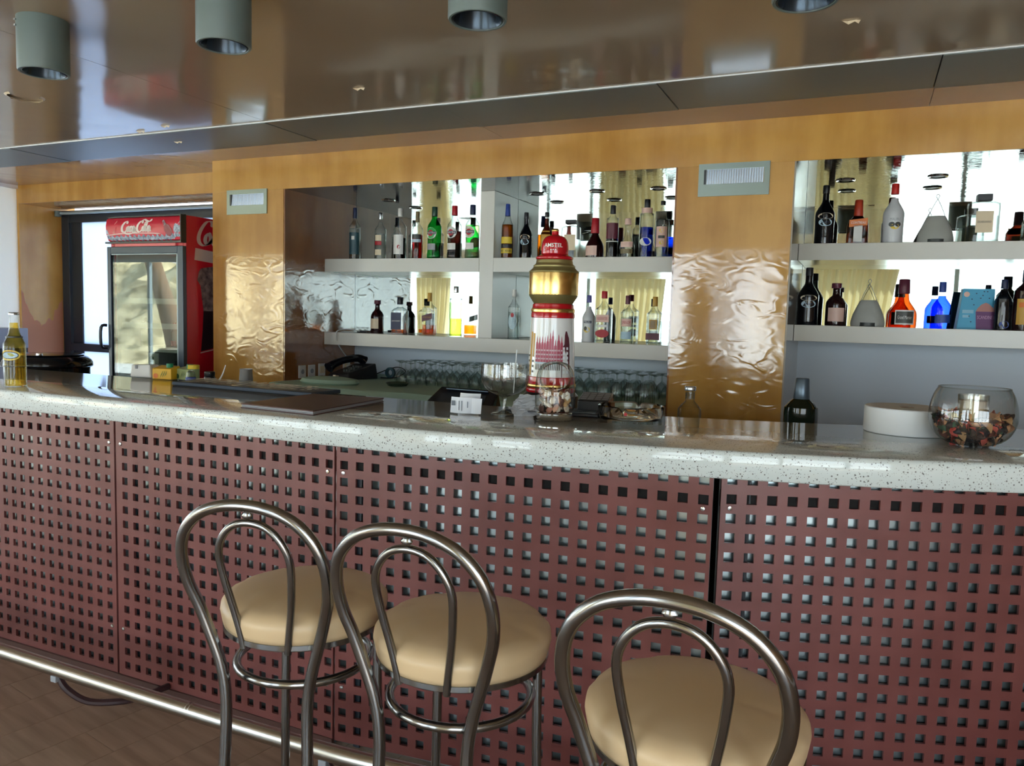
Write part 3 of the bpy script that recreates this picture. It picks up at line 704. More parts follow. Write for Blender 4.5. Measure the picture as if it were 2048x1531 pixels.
# header sign: front face bowed
V, F = [], []
zz = [(1.925, 0.0), (1.935, -0.022), (1.98, -0.040), (2.04, -0.044), (2.085, -0.034), (2.098, -0.018), (2.10, 0.0)]
for x in (FX0 + 0.004, FX1 - 0.004):
    for z, d in zz: V.append((x, FY + d, z))
n = len(zz)
F = [(i, i + 1, i + 1 + n, i + n) for i in range(n - 1)] + [tuple(range(n)), tuple(range(n, 2 * n)), (0, n, 2 * n - 1, n - 1)]
hd = obj('header_sign', (V, F), REDH, fg)
obj('header_edge', [box(FX0, FX1 + 0.002, FY - 0.048, FY + 0.0, 1.912, 1.925), box(FX1 - 0.006, FX1 + 0.002, FY - 0.048, FY, 1.925, 2.106), box(FX0, FX1 + 0.002, FY - 0.02, FY + 0.0, 2.10, 2.108)], BLACK, fg, smooth=False)
def ribbon(strokes, w0, nib=0.6, tn=0.22):
    """calligraphic strokes -> 2-D geo"""
    V, F = [], []
    for s in strokes:
        P = cat([(x, y, 0) for x, y in s], 6); o_ = len(V)
        for i, p in enumerate(P):
            t = (P[min(i + 1, len(P) - 1)] - P[max(i - 1, 0)]).normalized(); a = math.atan2(t.y, t.x)
            w = w0 * (tn + (1 - tn) * abs(math.sin(a - nib + 0.35))); e = min(1, i / 3 + 0.35, (len(P) - 1 - i) / 3 + 0.35)
            nx_, ny_ = -t.y * w * e / 2, t.x * w * e / 2
            V += [(p.x + nx_, p.y + ny_), (p.x - nx_, p.y - ny_)]
        for i in range(len(P) - 1): F.append((o_ + 2 * i, o_ + 2 * i + 1, o_ + 2 * i + 3, o_ + 2 * i + 2))
    return V, F
bigC = [(1.05, 1.55), (1.12, 1.85), (0.95, 2.0), (0.62, 1.85), (0.25, 1.25), (0.05, 0.6), (0.12, 0.1), (0.45, -0.08), (0.85, 0.15), (1.1, 0.45)]
oo = lambda x: [(x + 0.3, 1.0), (x + 0.08, 0.75), (x, 0.35), (x + 0.12, 0.05), (x + 0.32, 0.15), (x + 0.42, 0.55), (x + 0.34, 0.95), (x + 0.28, 1.0)]
ccc = lambda x: [(x + 0.38, 0.8), (x + 0.3, 1.0), (x + 0.12, 0.8), (x, 0.35), (x + 0.12, 0.02), (x + 0.32, 0.12), (x + 0.45, 0.4)]
aa = lambda x: [(x + 0.42, 0.92), (x + 0.2, 1.0), (x + 0.02, 0.55), (x + 0.06, 0.05), (x + 0.22, 0.08), (x + 0.42, 0.9)]
ab = lambda x: [(x + 0.46, 1.0), (x + 0.38, 0.4), (x + 0.42, 0.05), (x + 0.56, 0.2)]
coca = [bigC, [(0.45, -0.08), (0.9, -0.4), (1.6, -0.45), (2.4, -0.15), (3.0, -0.35)], oo(1.05), ccc(1.6), aa(2.15), ab(2.15), [(2.75, 0.55), (3.1, 0.6)]]
C2 = [(x + 3.0, y) for x, y in bigC]
cola = [C2, [(3.95, 2.0), (4.4, 2.3), (4.9, 2.05), (5.4, 1.9), (5.9, 2.35)], oo(4.1), [(4.75, 1.9), (4.62, 1.0), (4.66, 0.2), (4.85, 0.05), (4.98, 0.3)], [(4.75, 1.9), (4.95, 1.6), (4.75, 0.8)], aa(5.1), ab(5.1)]
def hy(z):   # depth of the bowed header at z
    for (za, da), (zb, db) in zip(zz, zz[1:]):
        if za <= z <= zb: return da + (db - da) * (z - za) / (zb - za)
    return -0.04
def on_header(g, x0, z0, s, off=0.0022, sz=None):
    sz = sz or s
    return [(x0 + u * s, FY + hy(z0 + v * sz) - off, z0 + v * sz) for u, v in g[0]], g[1]
obj('lettering', [on_header(ribbon(coca + cola, 0.46, tn=0.34), -4.93, 1.995, 0.0515, sz=0.036)], CREAMPRINT, hd, smooth=False)
# ice print along the bottom and up the right side
V, F = [], []
random.seed(3); N = 60
for i in range(N + 1):
    x = FX0 + 0.008 + (FX1 - FX0 - 0.02) * i / N; u = i / N
    top = 1.962 + 0.010 * math.sin(i * 1.7) + 0.006 * random.random() + (0.05 * max(0, (u - 0.86) / 0.14) + 0.04 * (u > 0.90)) + 0.05 * max(0, 0.05 - u) / 0.05
    top = min(top, 2.07)
    for j in range(5):
        z = 1.927 + (top - 1.927) * j / 4; V.append((x, FY + hy(z) - 0.0012, z))
for i in range(N):
    for j in range(4): a = i * 5 + j; F.append((a, a + 5, a + 6, a + 1))
obj('printed_ice', (V, F), pm('ice_print', c(196, 208, 220), 0.4, var=(c(96, 112, 136), 60)), hd, smooth=False)
arc = [(0, 0), (1.2, 0.28), (2.8, 0.38), (4.2, 0.3), (5.2, 0.1)]
obj('printed_arc', [on_header(ribbon([arc], 0.20, tn=0.9), -5.09, 1.972, 0.105, off=0.003, sz=0.03)], CREAMPRINT, hd, smooth=False)
bt = [(0, 0), (0.035, 0.0), (0.05, 0.02), (0.048, 0.06), (0.03, 0.09), (0.026, 0.125), (0.009, 0.125), (0.005, 0.09), (-0.013, 0.06), (-0.015, 0.02)]
def rot2(P, a): return [(x * math.cos(a) - y * math.sin(a), x * math.sin(a) + y * math.cos(a)) for x, y in P]
g = (rot2(bt, 0.62), [tuple(range(len(bt)))])
obj('printed_bottle', [on_header(g, -4.46, 1.955, 1.0, off=0.004)], pm('print_bottle', c(146, 60, 66), 0.4), hd, smooth=False)
g = (rot2([(0.005, 0.085), (0.03, 0.085), (0.026, 0.125), (0.009, 0.125)], 0.62), [(0, 1, 2, 3)])
obj('printed_cap', [on_header(g, -4.46, 1.955, 1.0, off=0.0048)], K_GREY, hd, smooth=False)
g = ([(0, 0), (0.03, 0.035), (0.045, 0.09), (0.07, 0.115), (0.062, 0.06), (0.05, 0.01)], [(0, 1, 2, 3, 4, 5)])
obj('printed_splash', [on_header(g, -5.05, 1.965, 1.0, off=0.002)], pm('print_faded', c(214, 120, 116), 0.5), hd, smooth=False)
obj('light_bar', box(FX0 + 0.06, FX1 - 0.09, FY - 0.012, FY, 1.893, 1.912), pm('pink_strip', c(236, 120, 120), 0.4), fg, smooth=False)
# door
dr = obj('door', [box(FX0 + 0.0, FX0 + 0.038, FY - 0.035, FY - 0.002, 0.32, 1.89), box(FX1 - 0.05, FX1 + 0.004, FY - 0.035, FY - 0.002, 0.32, 1.89),
                  box(FX0 + 0.038, FX1 - 0.05, FY - 0.035, FY - 0.002, 1.838, 1.89), box(FX0 + 0.038, FX1 - 0.05, FY - 0.035, FY - 0.002, 0.32, 0.36)], pm('fridge_door_frame', c(52, 64, 78), 0.3, 0.3), fg, smooth=False, bevel=0.004)
obj('glass', box(FX0 + 0.038, FX1 - 0.05, FY - 0.024, FY - 0.018, 0.36, 1.838), FPANE, dr, smooth=False)
obj('inner_trim', [box(FX1 - 0.062, FX1 - 0.052, FY - 0.03, FY - 0.026, 0.36, 1.838), box(FX0 + 0.04, FX1 - 0.05, FY - 0.03, FY - 0.026, 1.832, 1.838)], ALU, dr, smooth=False)
obj('handle', tube(cat([(FX0 - 0.01, FY - 0.036, 1.145), (FX0 - 0.03, FY - 0.07, 1.16), (FX0 - 0.03, FY - 0.07, 1.30), (FX0 - 0.01, FY - 0.036, 1.315)], 4), 0.011, 8), BLACK, dr)
# shelves and stock inside
for z in (1.50, 1.32, 1.15, 1.02, 0.7):
    s = obj('shelf', box(FX0 + 0.045, FX1 - 0.045, FY + 0.06, FY + 0.55, z, z + 0.008), K_GREY, fg, smooth=False)
    obj('price_rail', box(FX0 + 0.045, FX1 - 0.045, FY + 0.048, FY + 0.06, z - 0.018, z + 0.022), K_WHITE, s, smooth=False)
# side print on the right flank: large letters, label band, iced glass
def on_side(poly, off=0.0012, y0=0, z0=0):
    return [(FX1 + off, y0 + u, z0 + v) for u, v in poly], [tuple(range(len(poly)))]
rb = ribbon([[(x, y) for x, y in bigC], oo(0.55), ccc(1.15), aa(1.75), ab(1.75)], 0.30)
obj('side_lettering', ([(FX1 + 0.0014, 4.135 + u * 0.12, 1.915 + v * 0.085) for u, v in rb[0]], rb[1]), pm('side_cream', c(200, 180, 172), 0.5), fg, smooth=False)
obj('side_band', [on_side([(4.10, 1.80), (4.55, 1.77), (4.55, 1.85), (4.11, 1.885)])], pm('side_cream', c(200, 180, 172), 0.5), fg, smooth=False)
obj('side_glass_print', [on_side([(4.14, 1.72), (4.16, 1.745), (4.28, 1.765), (4.45, 1.745), (4.46, 1.70), (4.42, 1.44), (4.18, 1.44), (4.155, 1.62), (4.125, 1.66)])], pm('side_ice', c(150, 128, 124), 0.5, var=(c(70, 52, 56), 26)), fg, smooth=False)
obj('side_cola_print', [on_side([(4.18, 1.44), (4.42, 1.44), (4.40, 1.19), (4.155, 1.15), (4.172, 1.3)])], pm('side_cola', c(42, 26, 34), 0.4), fg, smooth=False)
obj('side_line', [on_side([(4.15, 1.135), (4.5, 1.19), (4.5, 1.197), (4.15, 1.143)])], pm('side_cream', c(200, 180, 172), 0.5), fg, smooth=False)

# ================================================================ BOTTLES
PROF = {
 'vodka': [(0, .90), (.012, 1), (.60, 1), (.64, .96), (.68, .80), (.72, .55), (.76, .40), (.80, .34), (.97, .33), (1, .33)],
 'tall': [(0, .92), (.01, 1), (.70, 1), (.735, .95), (.765, .72), (.80, .48), (.84, .40), (1, .38)],
 'slope': [(0, .92), (.012, 1), (.55, 1), (.63, .88), (.70, .62), (.78, .42), (.85, .36), (1, .34)],
 'vermouth': [(0, .86), (.02, .97), (.08, 1), (.16, .94), (.40, .95), (.56, 1.0), (.64, .92), (.70, .66), (.76, .42), (.82, .36), (1, .34)],
 'cream': [(0, .90), (.012, .97), (.30, .97), (.48, 1), (.55, .93), (.62, .70), (.70, .42), (.76, .34), (.97, .31), (1, .31)],
 'port': [(0, .94), (.02, 1), (.48, 1), (.56, .94), (.64, .72), (.70, .45), (.74, .38), (.88, .36), (.90, .44), (1, .44)],
 'bell': [(0, .96), (.03, 1), (.26, 1), (.36, .90), (.46, .66), (.54, .46), (.62, .38), (.80, .33), (.82, .36), (1, .32)],
 'sqshort': [(0, .95), (.015, 1), (.58, 1), (.63, .95), (.68, .74), (.72, .48), (.75, .36), (.98, .36), (1, .36)],
 'decant': [(0, .95), (.02, 1), (.74, 1), (.80, .94), (.84, .70), (.86, .30), (1, .26)],
 'brandy': [(0, .80), (.02, .86), (.30, .96), (.48, 1), (.60, .80), (.72, .52), (.80, .42), (1, .40)],
 'jug': [(0, .94), (.02, 1), (.38, 1), (.48, .93), (.56, .72), (.64, .44), (.70, .36), (.98, .34), (1, .34)],
 'beer': [(0, .92), (.015, 1), (.52, 1), (.60, .90), (.70, .58), (.78, .44), (.96, .38), (.98, .44), (1, .42)],
 'wine': [(0, .94), (.01, 1), (.58, 1), (.66, .92), (.72, .66), (.76, .44), (.80, .38), (1, .36)],
}
def rad(pr, t):
    for (a, ra), (b_, rb_) in zip(pr, pr[1:]):
        if a <= t <= b_: return ra + (rb_ - ra) * (t - a) / max(1e-6, b_ - a)
    return pr[-1][1]
def bottle(kind, label, loc, H, R, glass, cap=None, liq_=None, marks=(), sq=0, asp=1.0, turn=8, group=None, name='bottle', seg=28, parent=None):
    """cap=(z0,material[,scale]); liq_=(material,level); marks: dicts in fractions of H / radians"""
    pr = PROF[kind]
    t = thing(name, label, 'bottle', loc, math.radians(turn), group)
    fine = [(0.0, pr[0][0])] + [(rr * R, z * H) for z, rr in pr] if False else [(rr * R, z * H) for z, rr in pr]
    sm = cat([(r, 0, z) for r, z in fine], 2)
    P = [(max(p.x, 0.001), p.z) for p in sm]
    k0 = 1.0 if not cap else min(1, cap[0] + 0.02)
    Pb = [(r, z) for r, z in P if z <= k0 * H + 1e-6]
    obj('glass' if glass in (CLEAR,) else 'body', lathe(Pb, seg, sq=sq, sqmin=R * 0.7, asp=asp), glass, t)
    if liq_:
        lv = liq_[1] * H
        Pl = [(r * 0.93, max(z, 0.006)) for r, z in P if z < lv]; Pl.append((rad(pr, liq_[1]) * R * 0.93, lv))
        obj('liquid', lathe(Pl, seg, sq=sq, sqmin=R * 0.65, asp=asp), liq_[0], t)
    if cap:
        z0 = cap[0] * H; sc_ = cap[2] if len(cap) > 2 else 1.12; rc = rad(pr, cap[0] + .02) * R * sc_; rt_ = rad(pr, 1.0) * R * sc_
        if len(cap) > 3: obj('cap', move(box(-cap[3], cap[3], -cap[3] * .8, cap[3] * .8, z0, H), 0, 0), cap[1], t, smooth=False, bevel=0.003)
        else: obj('cap', lathe([(rc * .97, z0), (rc, z0 + 0.002), (rt_, H - 0.003), (rt_ * .9, H)], 18), cap[1], t)
    for q in marks:
        k = q.get('k', 'wrap'); mt = q['m']; z0, z1 = q.get('z', (.2, .5)); z0 *= H; z1 *= H; a = q.get('a', 0.9); off = q.get('o', 0.0)
        zc_ = (z0 + z1) / 2; rr = max(rad(pr, z / H) for z in (z0, zc_, z1)) * R
        if sq and rr > 0.7 * R:
            y = -R * asp * 1.0 - 0.0015; w = a * R
            if k == 'oval': g = ([(off * R + w * math.cos(2 * PI * i / 20), y, zc_ + (z1 - z0) / 2 * math.sin(2 * PI * i / 20)) for i in range(20)], [tuple(range(20))])
            else: s_ = q.get('skew', 0) * H; g = ([(off * R - w, y, z0 - s_), (off * R + w, y, z0 + s_), (off * R + w, y, z1 + s_), (off * R - w, y, z1 - s_)], [(0, 1, 2, 3)])
            L = obj('label', g, mt, t, smooth=False)
            if q.get('t'): obj('lettering', on_plane(text(q['t'], q.get('h', .2) * (z1 - z0), fit=q.get('f', 1.6) * w), y - 0.0006, off * R, zc_), q.get('tm', K_BLACK), L, smooth=False)
        else:
            rr += 0.0009 + 0.0002 * marks.index(q)
            if k == 'oval': g = ell(off, a * rr, (z1 - z0) / 2, zc_, rr)
            elif k == 'band': g = lathe([(rr, z0), (rr, z1)], 24, caps=False)
            elif k == 'follow': g = patch(0, off - a, off + a, z0, z1, rf=lambda z: rad(pr, z / H) * R + 0.0004)
            else: g = patch(rr, off - a, off + a, z0, z1, skew=q.get('skew', 0) * H)
            L = obj('label', g, mt, t)
            if q.get('t'): obj('lettering', on_cyl(text(q['t'], q.get('h', .2) * (z1 - z0), fit=q.get('f', 1.6) * a * rr), rr + 0.0007, zc_ + q.get('dz', 0) * H, off), q.get('tm', K_BLACK), L, smooth=False)
    return t
zU, zL, rU, rL = 1.8442, 1.3122, 1.9102, 1.4592
gUL, gUR, gLL, gLR = 'spirits on the upper shelf left of the upright', 'spirits on the upper shelf right of the upright', 'spirits on the lower shelf left of the upright', 'spirits on the lower shelf right of the upright'
gRU, gRL = 'drinks on the upper shelf of the right niche', 'drinks on the lower shelf of the right niche'
# upper shelf, left of the upright
bottle('vodka', 'clear bottle with tall black label, first on the upper shelf', (-3.425, 4.73, zU), .375, .040, CLEAR, (.80, K_NAVY), (L_CLR, .6), [dict(m=K_TEAL, z=(.10, .52), a=1.25), dict(m=K_WHITE, z=(.38, .45), a=.28, o=.1)], group=gUL)
bottle('vodka', 'clear bottle with small red band, alone on the dark stretch of shelf', (-3.237, 4.78, zU), .342, .042, CLEAR, (.86, K_SILVER, 1.0), (L_CLR, .55), [dict(m=K_CREAM, z=(.40, .52), a=.6), dict(m=K_RED, z=(.31, .39), a=.62), dict(m=K_CREAM, z=(.10, .22), a=.6)], group=gUL)
bottle('vodka', 'bottle of black liquid with white cap and white label with red cherries', (-3.044, 4.74, zU), .360, .045, CLEAR, (.84, K_WHITE), (L_BLK, .42), [dict(m=K_WHITE, z=(.10, .48), a=.95), dict(k='oval', m=K_RED, z=(.20, .28), a=.25, o=.2)], group=gUL)
bottle('vodka', 'bottle of bright red liquid with olive cap and dark label', (-2.887, 4.72, zU), .330, .038, CLEAR, (.78, K_OLIVE), (L_RED, .50), [dict(m=K_DARKGREY, z=(.42, .52), a=1.1), dict(m=K_LBLUE, z=(.35, .415), a=1.1)], group=gUL)
for x, gl, lq, cp, lab, hh in ((-2.750, G_GREEN, None, K_GREEN, 'vivid green vermouth bottle with round white label', .358), (-2.592, CLEAR, (L_DKRED, .52), K_RED, 'vermouth bottle of dark red liquid with red cap and round label', .360),
                       (-2.453, CLEAR, (L_PALE, .62), K_NAVY, 'vermouth bottle of pale yellow liquid with navy cap, beside the upright', .362)):
    cap_m = {K_GREEN: cm('cap_dkgreen', 24, 66, 52)}.get(cp, cp)
    bottle('vermouth', lab, (x, 4.72, zU), hh, .0505, gl, (.82, cap_m), lq, [dict(k='oval', m=K_WHITE, z=(.38, .60), a=.85), dict(k='oval', m=K_RED, z=(.43, .55), a=.42), dict(m=K_NAVY, z=(.465, .52), a=.75, t='MARTINI', tm=K_WHITE, h=.6, f=1.7), dict(m=K_WHITE if lq else K_GREY, z=(.17, .29), a=.72)], group=gUL, turn=-4)
# upper shelf, right of the upright
bottle('slope', 'slim brandy bottle with blue capsule and yellow label, next to the upright', (-2.182, 4.70, zU), .355, .039, CLEAR, (.78, K_BLUE), (L_AMB, .62), [dict(m=K_YEL, z=(.27, .39), a=1.2), dict(m=K_YEL, z=(.09, .18), a=1.2, t='METAXA', h=.5), dict(m=K_BLACK, z=(.19, .255), a=1.2)], group=gUR)
def cream(x, y, z, H, R, lab, grp):
    bottle('cream', lab, (x, y, z), H, R, G_DARK, (.86, K_BLACK), None, [dict(k='oval', m=K_CREAM, z=(.42, .52), a=.85), dict(k='oval', m=K_LBLUE, z=(.30, .43), a=.72, t='BAILEYS', tm=K_NAVY, h=.22, f=1.2)], group=grp)
cream(-2.082, 4.78, zU, .308, .043, 'dark cream liqueur bottle with pale oval label beside the slim brandy', gUR)
bottle('cream', 'brown bottle with gold pear-shaped label, above the shoulder of the beer tower', (-1.943, 4.80, zU), .308, .041, G_BROWN, (.90, K_BLACK), None, [dict(k='follow', m=K_GOLD, z=(.18, .60), a=.9)], group=gUR)
bottle('decant', 'square amaretto bottle with wide black cap, half behind the beer tower', (-1.777, 4.82, zU), .255, .060, CLEAR, (.90, K_BLACK, 1.0, .036), (L_CLR, .5), [dict(m=K_CREAM, z=(.22, .62), a=.62)], sq=6, asp=.7, group=gUR)
bottle('bell', 'round dark liqueur bottle with long red neck and pink label', (-1.586, 4.74, zU), .253, .058, G_DARKBR, (.62, K_RED, 1.25), None, [dict(m=K_PINK, z=(.06, .30), a=.75, o=-.35), dict(k='band', m=K_WHITE, z=(.78, .86))], group=gUR)
bottle('tall', 'tall bottle with black cap and dark red label', (-1.466, 4.72, zU), .325, .0375, CLEAR, (.84, K_BLACK, 1.2), (L_BLK, .62), [dict(m=K_MAROON, z=(.36, .66), a=1.3), dict(m=K_WHITE, z=(.30, .32), a=1.3)], group=gUR)
bottle('bell', 'rounded gin bottle with pink stopper and clear body', (-1.367, 4.72, zU), .242, .046, CLEAR, (.84, K_PINK, 1.3), (L_CLR, .35), [dict(m=K_PINK, z=(.26, .40), a=.9), dict(m=K_OLIVE, z=(.10, .22), a=.9)], group=gUR)
bottle('tall', 'bottle of vivid blue liquid with white oval label', (-1.249, 4.72, zU), .354, .043, CLEAR, (.86, K_BLACK), (L_BLUE, .52), [dict(k='oval', m=K_WHITE, z=(.20, .34), a=.92), dict(m=K_PINK, z=(.76, .85), a=2.4)], group=gUR)
bottle('vodka', 'clear bottle with yellow dots on a cream label and black cap', (-1.146, 4.70, zU), .338, .040, CLEAR, (.93, K_BLACK), (L_CLR, .5), [dict(m=K_PINK, z=(.18, .54), a=.9), dict(k='oval', m=K_YEL, z=(.43, .51), a=.35), dict(k='oval', m=K_YEL, z=(.22, .29), a=.3), dict(m=K_DARKGREY, z=(.33, .38), a=.5)], group=gUR)
bottle('vodka', 'slim clear bottle with grey stopper, last before the right pillar', (-1.062, 4.82, zU), .325, .034, CLEAR, (.88, K_GREY, 1.3), (L_CLR, .45), [dict(m=K_CREAM, z=(.1, .3), a=.8)], group=gUR)
# lower shelf, left
bottle('port', 'squat dark bottle with maroon cap and beige label, first on the lower shelf', (-3.261, 4.79, zL), .242, .048, G_DARKBR, (.88, K_MAROON, 1.15), None, [dict(m=K_CREAM, z=(.14, .44), a=.85, o=-.25)], group=gLL)
bottle('sqshort', 'square whiskey bottle with black cap and black label', (-3.085, 4.82, zL), .268, .051, CLEAR, (.80, K_BLACK, 1.2), (L_AMB, .12), [dict(m=K_NAVY, z=(.12, .58), a=.82, o=-.1, t="JACK DANIEL'S", tm=K_WHITE, h=.1)], sq=6, group=gLL, turn=4)
bottle('vodka', 'square whisky bottle with slanted red label, a third full', (-2.765, 4.70, zL), .298, .041, CLEAR, (.80, K_GOLD), (L_AMB, .25), [dict(m=K_MAROON, z=(.36, .50), a=.95, skew=.035, t='JOHNNIE WALKER', tm=K_GOLD, h=.25)], sq=7, group=gLL, turn=4)
bottle('tall', 'tall bottle of yellow-green liqueur', (-2.563, 4.71, zL), .346, .0435, CLEAR, (.87, K_SILVER, 1.1), (L_YEL, .36), [dict(m=thin('green_film', (.55, .72, .30, 1)), z=(.36, .68), a=1.4)], group=gLL)
# lower shelf, right
bottle('vodka', 'clear rum bottle with small round red emblem next to the upright', (-2.115, 4.69, zL), .327, .038, CLEAR, (.86, K_WHITE), (L_CLR, .55), [dict(k='oval', m=K_LBLUE, z=(.20, .52), a=.8), dict(k='oval', m=K_RED, z=(.44, .53), a=.3)], group=gLR)
bottle('bell', 'short clear bottle with pale blue label left of the beer tower', (-1.985, 4.80, zL), .246, .041, CLEAR, (.86, K_WHITE), (L_CLR, .4), [dict(m=K_BLUE, z=(.18, .40), a=.3, o=-.4), dict(m=K_LBLUE, z=(.08, .16), a=1.1)], group=gLR)
bottle('cream', 'white coconut liqueur bottle with purple cap right of the beer tower', (-1.622, 4.78, zL), .300, .043, G_WHITE, (.84, cm('cap_purple', 86, 84, 150)), None, [dict(k='oval', m=K_YEL, z=(.20, .32), a=.5, o=-.1), dict(k='oval', m=K_BROWN if 'K_BROWN' in globals() else K_DARKGREY, z=(.24, .33), a=.25, o=-.3), dict(m=K_NAVY, z=(.40, .45), a=.6, t='MALIBU', tm=K_WHITE, h=.7)], group=gLR)
bottle('vodka', 'tall clear gin bottle with red printed label and red cap', (-1.495, 4.70, zL), .324, .050, CLEAR, (.86, K_RED), (L_CLR, .5), [dict(m=K_PINK, z=(.40, .54), a=.8, t='BEEFEATER', tm=K_RED, h=.4), dict(k='oval', m=K_RED, z=(.10, .26), a=.85), dict(m=K_WHITE, z=(.30, .35), a=.6)], sq=5, group=gLR)
bottle('vodka', 'clear vodka bottle with maroon cap and red lettering', (-1.340, 4.69, zL), .298, .041, CLEAR, (.82, K_MAROON), (L_CLR, .55), [dict(m=K_PINK, z=(.36, .52), a=.85, t='SMIRNOFF', tm=K_RED, h=.4), dict(m=K_LBLUE, z=(.10, .25), a=.85)], group=gLR)
bottle('vodka', 'flat-sided tequila bottle with gold label and dark base band', (-1.172, 4.71, zL), .294, .043, CLEAR, (.80, K_GOLD), (L_CLR, .5), [dict(m=K_GOLD, z=(.32, .52), a=.55), dict(m=K_CREAM, z=(.34, .50), a=.38), dict(m=K_MAROON, z=(.10, .24), a=.98)], sq=6, group=gLR, turn=2)
# right niche, upper
cream(-0.232, 4.72, rU, .328, .052, 'large dark cream liqueur bottle standing on the upper right shelf', gRU)
bottle('jug', 'square orange liqueur bottle with red neck and white ribbon label', (-0.061, 4.76, rU), .247, .055, G_AMBER, (.64, cm('seal_red', 180, 60, 34), 1.1), None, [dict(m=K_WHITE, z=(.06, .42), a=.40), dict(m=K_ORANGE, z=(.40, .56), a=.85, skew=.02, t='COINTREAU', tm=K_WHITE, h=.35)], sq=6, asp=.8, group=gRU, turn=4)
bottle('cream', 'white coconut liqueur bottle with bright red cap', (0.116, 4.76, rU), .327, .053, G_WHITE, (.83, cm('cap_red', 206, 44, 36), 1.15), None, [dict(k='oval', m=K_YEL, z=(.24, .33), a=.42), dict(k='oval', m=K_DARKGREY, z=(.28, .36), a=.3, o=.3), dict(k='oval', m=K_DARKGREY, z=(.28, .36), a=.3, o=-.3), dict(m=G_WHITE, z=(.38, .43), a=.6, t='MALIBU', tm=K_GREY, h=.9)], group=gRU)
bottle('decant', 'clear square amaretto bottle with black block cap', (0.536, 4.74, rU), .251, .072, CLEAR, (.86, K_BLACK, 1.0, .034), (L_CLR, .55), [dict(m=K_CREAM, z=(.20, .64), a=.55, t='DISARONNO', h=.10)], sq=6, asp=.6, group=gRU, turn=4)
bottle('jug', 'brown liqueur bottle cut off by the right edge, upper shelf', (0.775, 4.74, rU), .225, .060, G_BROWN, (.66, K_MAROON), None, [dict(m=K_ORANGE, z=(.46, .62), a=.8), dict(m=K_WHITE, z=(.06, .42), a=.45)], sq=6, asp=.8, group=gRU)
# right niche, lower
YR = 4.74
cream(-0.296, YR, rL, .325, .058, 'large dark cream liqueur bottle standing on the lower right shelf', gRL)
bottle('port', 'squat dark red-brown bottle with maroon cap and grey-pink label', (-0.148, YR, rL), .238, .053, G_DARKBR, (.88, K_MAROON, 1.15), None, [dict(m=K_PINK, z=(.10, .42), a=.88), ], group=gRL)
bottle('bell', 'pot-bellied cognac liqueur bottle with dark label framed in white', (0.192, YR, rL), .262, .070, G_AMBER, (.70, K_MAROON, 1.2), None, [dict(m=K_WHITE, z=(.06, .36), a=.72), dict(m=K_DARKGREY, z=(.09, .33), a=.64, t='Grand Marnier', tm=K_WHITE, h=.3)], group=gRL)
bottle('jug', 'cobalt blue gin bottle beside the blue carton', (0.378, YR + .02, rL), .250, .050, G_BLUE, (.78, K_BLUE, 1.0), None, [dict(m=K_BLUE, z=(.12, .30), a=.8)], group=gRL)
bottle('slope', 'dark bottle with wavy silver stripe right of the blue carton', (0.655, YR - .02, rL), .262, .040, G_DARK, (.82, K_NAVY), None, [dict(m=K_GREY, z=(.30, .55), a=.15, o=-.3, skew=.02), dict(k='oval', m=K_BLUE, z=(.04, .18), a=.6)], group=gRL)
bottle('wine', 'dark bottle with gold label cut off by the right edge, lower shelf', (0.752, YR - .03, rL), .312, .056, G_DARKBR, (.80, K_NAVY), None, [dict(m=K_GOLD, z=(.10, .52), a=1.0), dict(m=K_ORANGE, z=(.38, .46), a=.8)], group=gRL)
# grey bell-shaped decanters with wire loops
def bell(x, z, lab):
    t = thing('bell_decanter', lab, 'decanter', (x, YR, z), 0, 'frosted bell decanters in the right niche')
    p = cat([(.086, 0, 0), (.088, 0, .02), (.080, 0, .06), (.064, 0, .10), (.048, 0, .135), (.040, 0, .146)], 3)
    V, F = lathe([(q.x, q.z) for q in p], 32)
    V = [(x_, y_ * .5, z_) for x_, y_, z_ in V]
    obj('body', (V, F), G_FROST, t)
    obj('arch', [patch(.055, -1.2, 1.2, 0.001, 0.022)], K_DARKGREY, t)
    for s in (-1, 1): obj('wire', tube(cat([(s * .04, 0, .145), (s * .022, 0, .19), (s * .006, 0, .225), (-s * .008, 0, .25), (s * .0, 0, .262)], 4), .0016, 6), K_GREY, t)
bell(0.322, rU, 'grey frosted bell-shaped decanter with wire loop on the upper right shelf')
bell(0.020, rL, 'grey frosted bell-shaped decanter with wire loop on the lower right shelf')
# blue carton with a printed purple cup
t = thing('snack_carton', 'sky blue carton printed with a purple cup of cream', 'carton', (0.535, YR + .02, rL), math.radians(4), gRL)
bx = ([(-.085, -.025, 0), (.085, -.025, 0), (.085, .06, 0), (-.085, .06, 0), (-.062, -.005, .215), (.085, -.005, .215), (.085, .06, .215), (-.062, .06, .215)], box(0, 1, 0, 1, 0, 1)[1])
obj('box', bx, K_SKY, t, smooth=False, bevel=.002)
def onb(P, off): return [(x, -.025 + .02 * z / .215 - off, z) for x, z in P], [tuple(range(len(P)))]
obj('cup_print', onb([(.005, 0.002), (.082, .002), (.085, .095), (.0, .095)], .0015), K_PURP, t, smooth=False)
obj('cream_print', onb([(.0, .095), (.085, .095), (.08, .115), (.06, .135), (.045, .142), (.025, .132), (.008, .112)], .0016), cm('print_cocoa', 176, 120, 112), t, smooth=False)
tx = text('SCANDINE', .018, fit=.07); obj('lettering', ([(.043 + u, -.025 + .02 * (.065 + v) / .215 - .0024, .065 + v) for u, v in tx[0]], tx[1]), cm('print_lilac', 200, 150, 190), t, smooth=False)
obj('seal_print', onb([(-.045 + .014 * math.cos(a), .185 + .014 * math.sin(a)) for a in [PI * k / 8 for k in range(16)]], .0014), K_PINK, t, smooth=False)
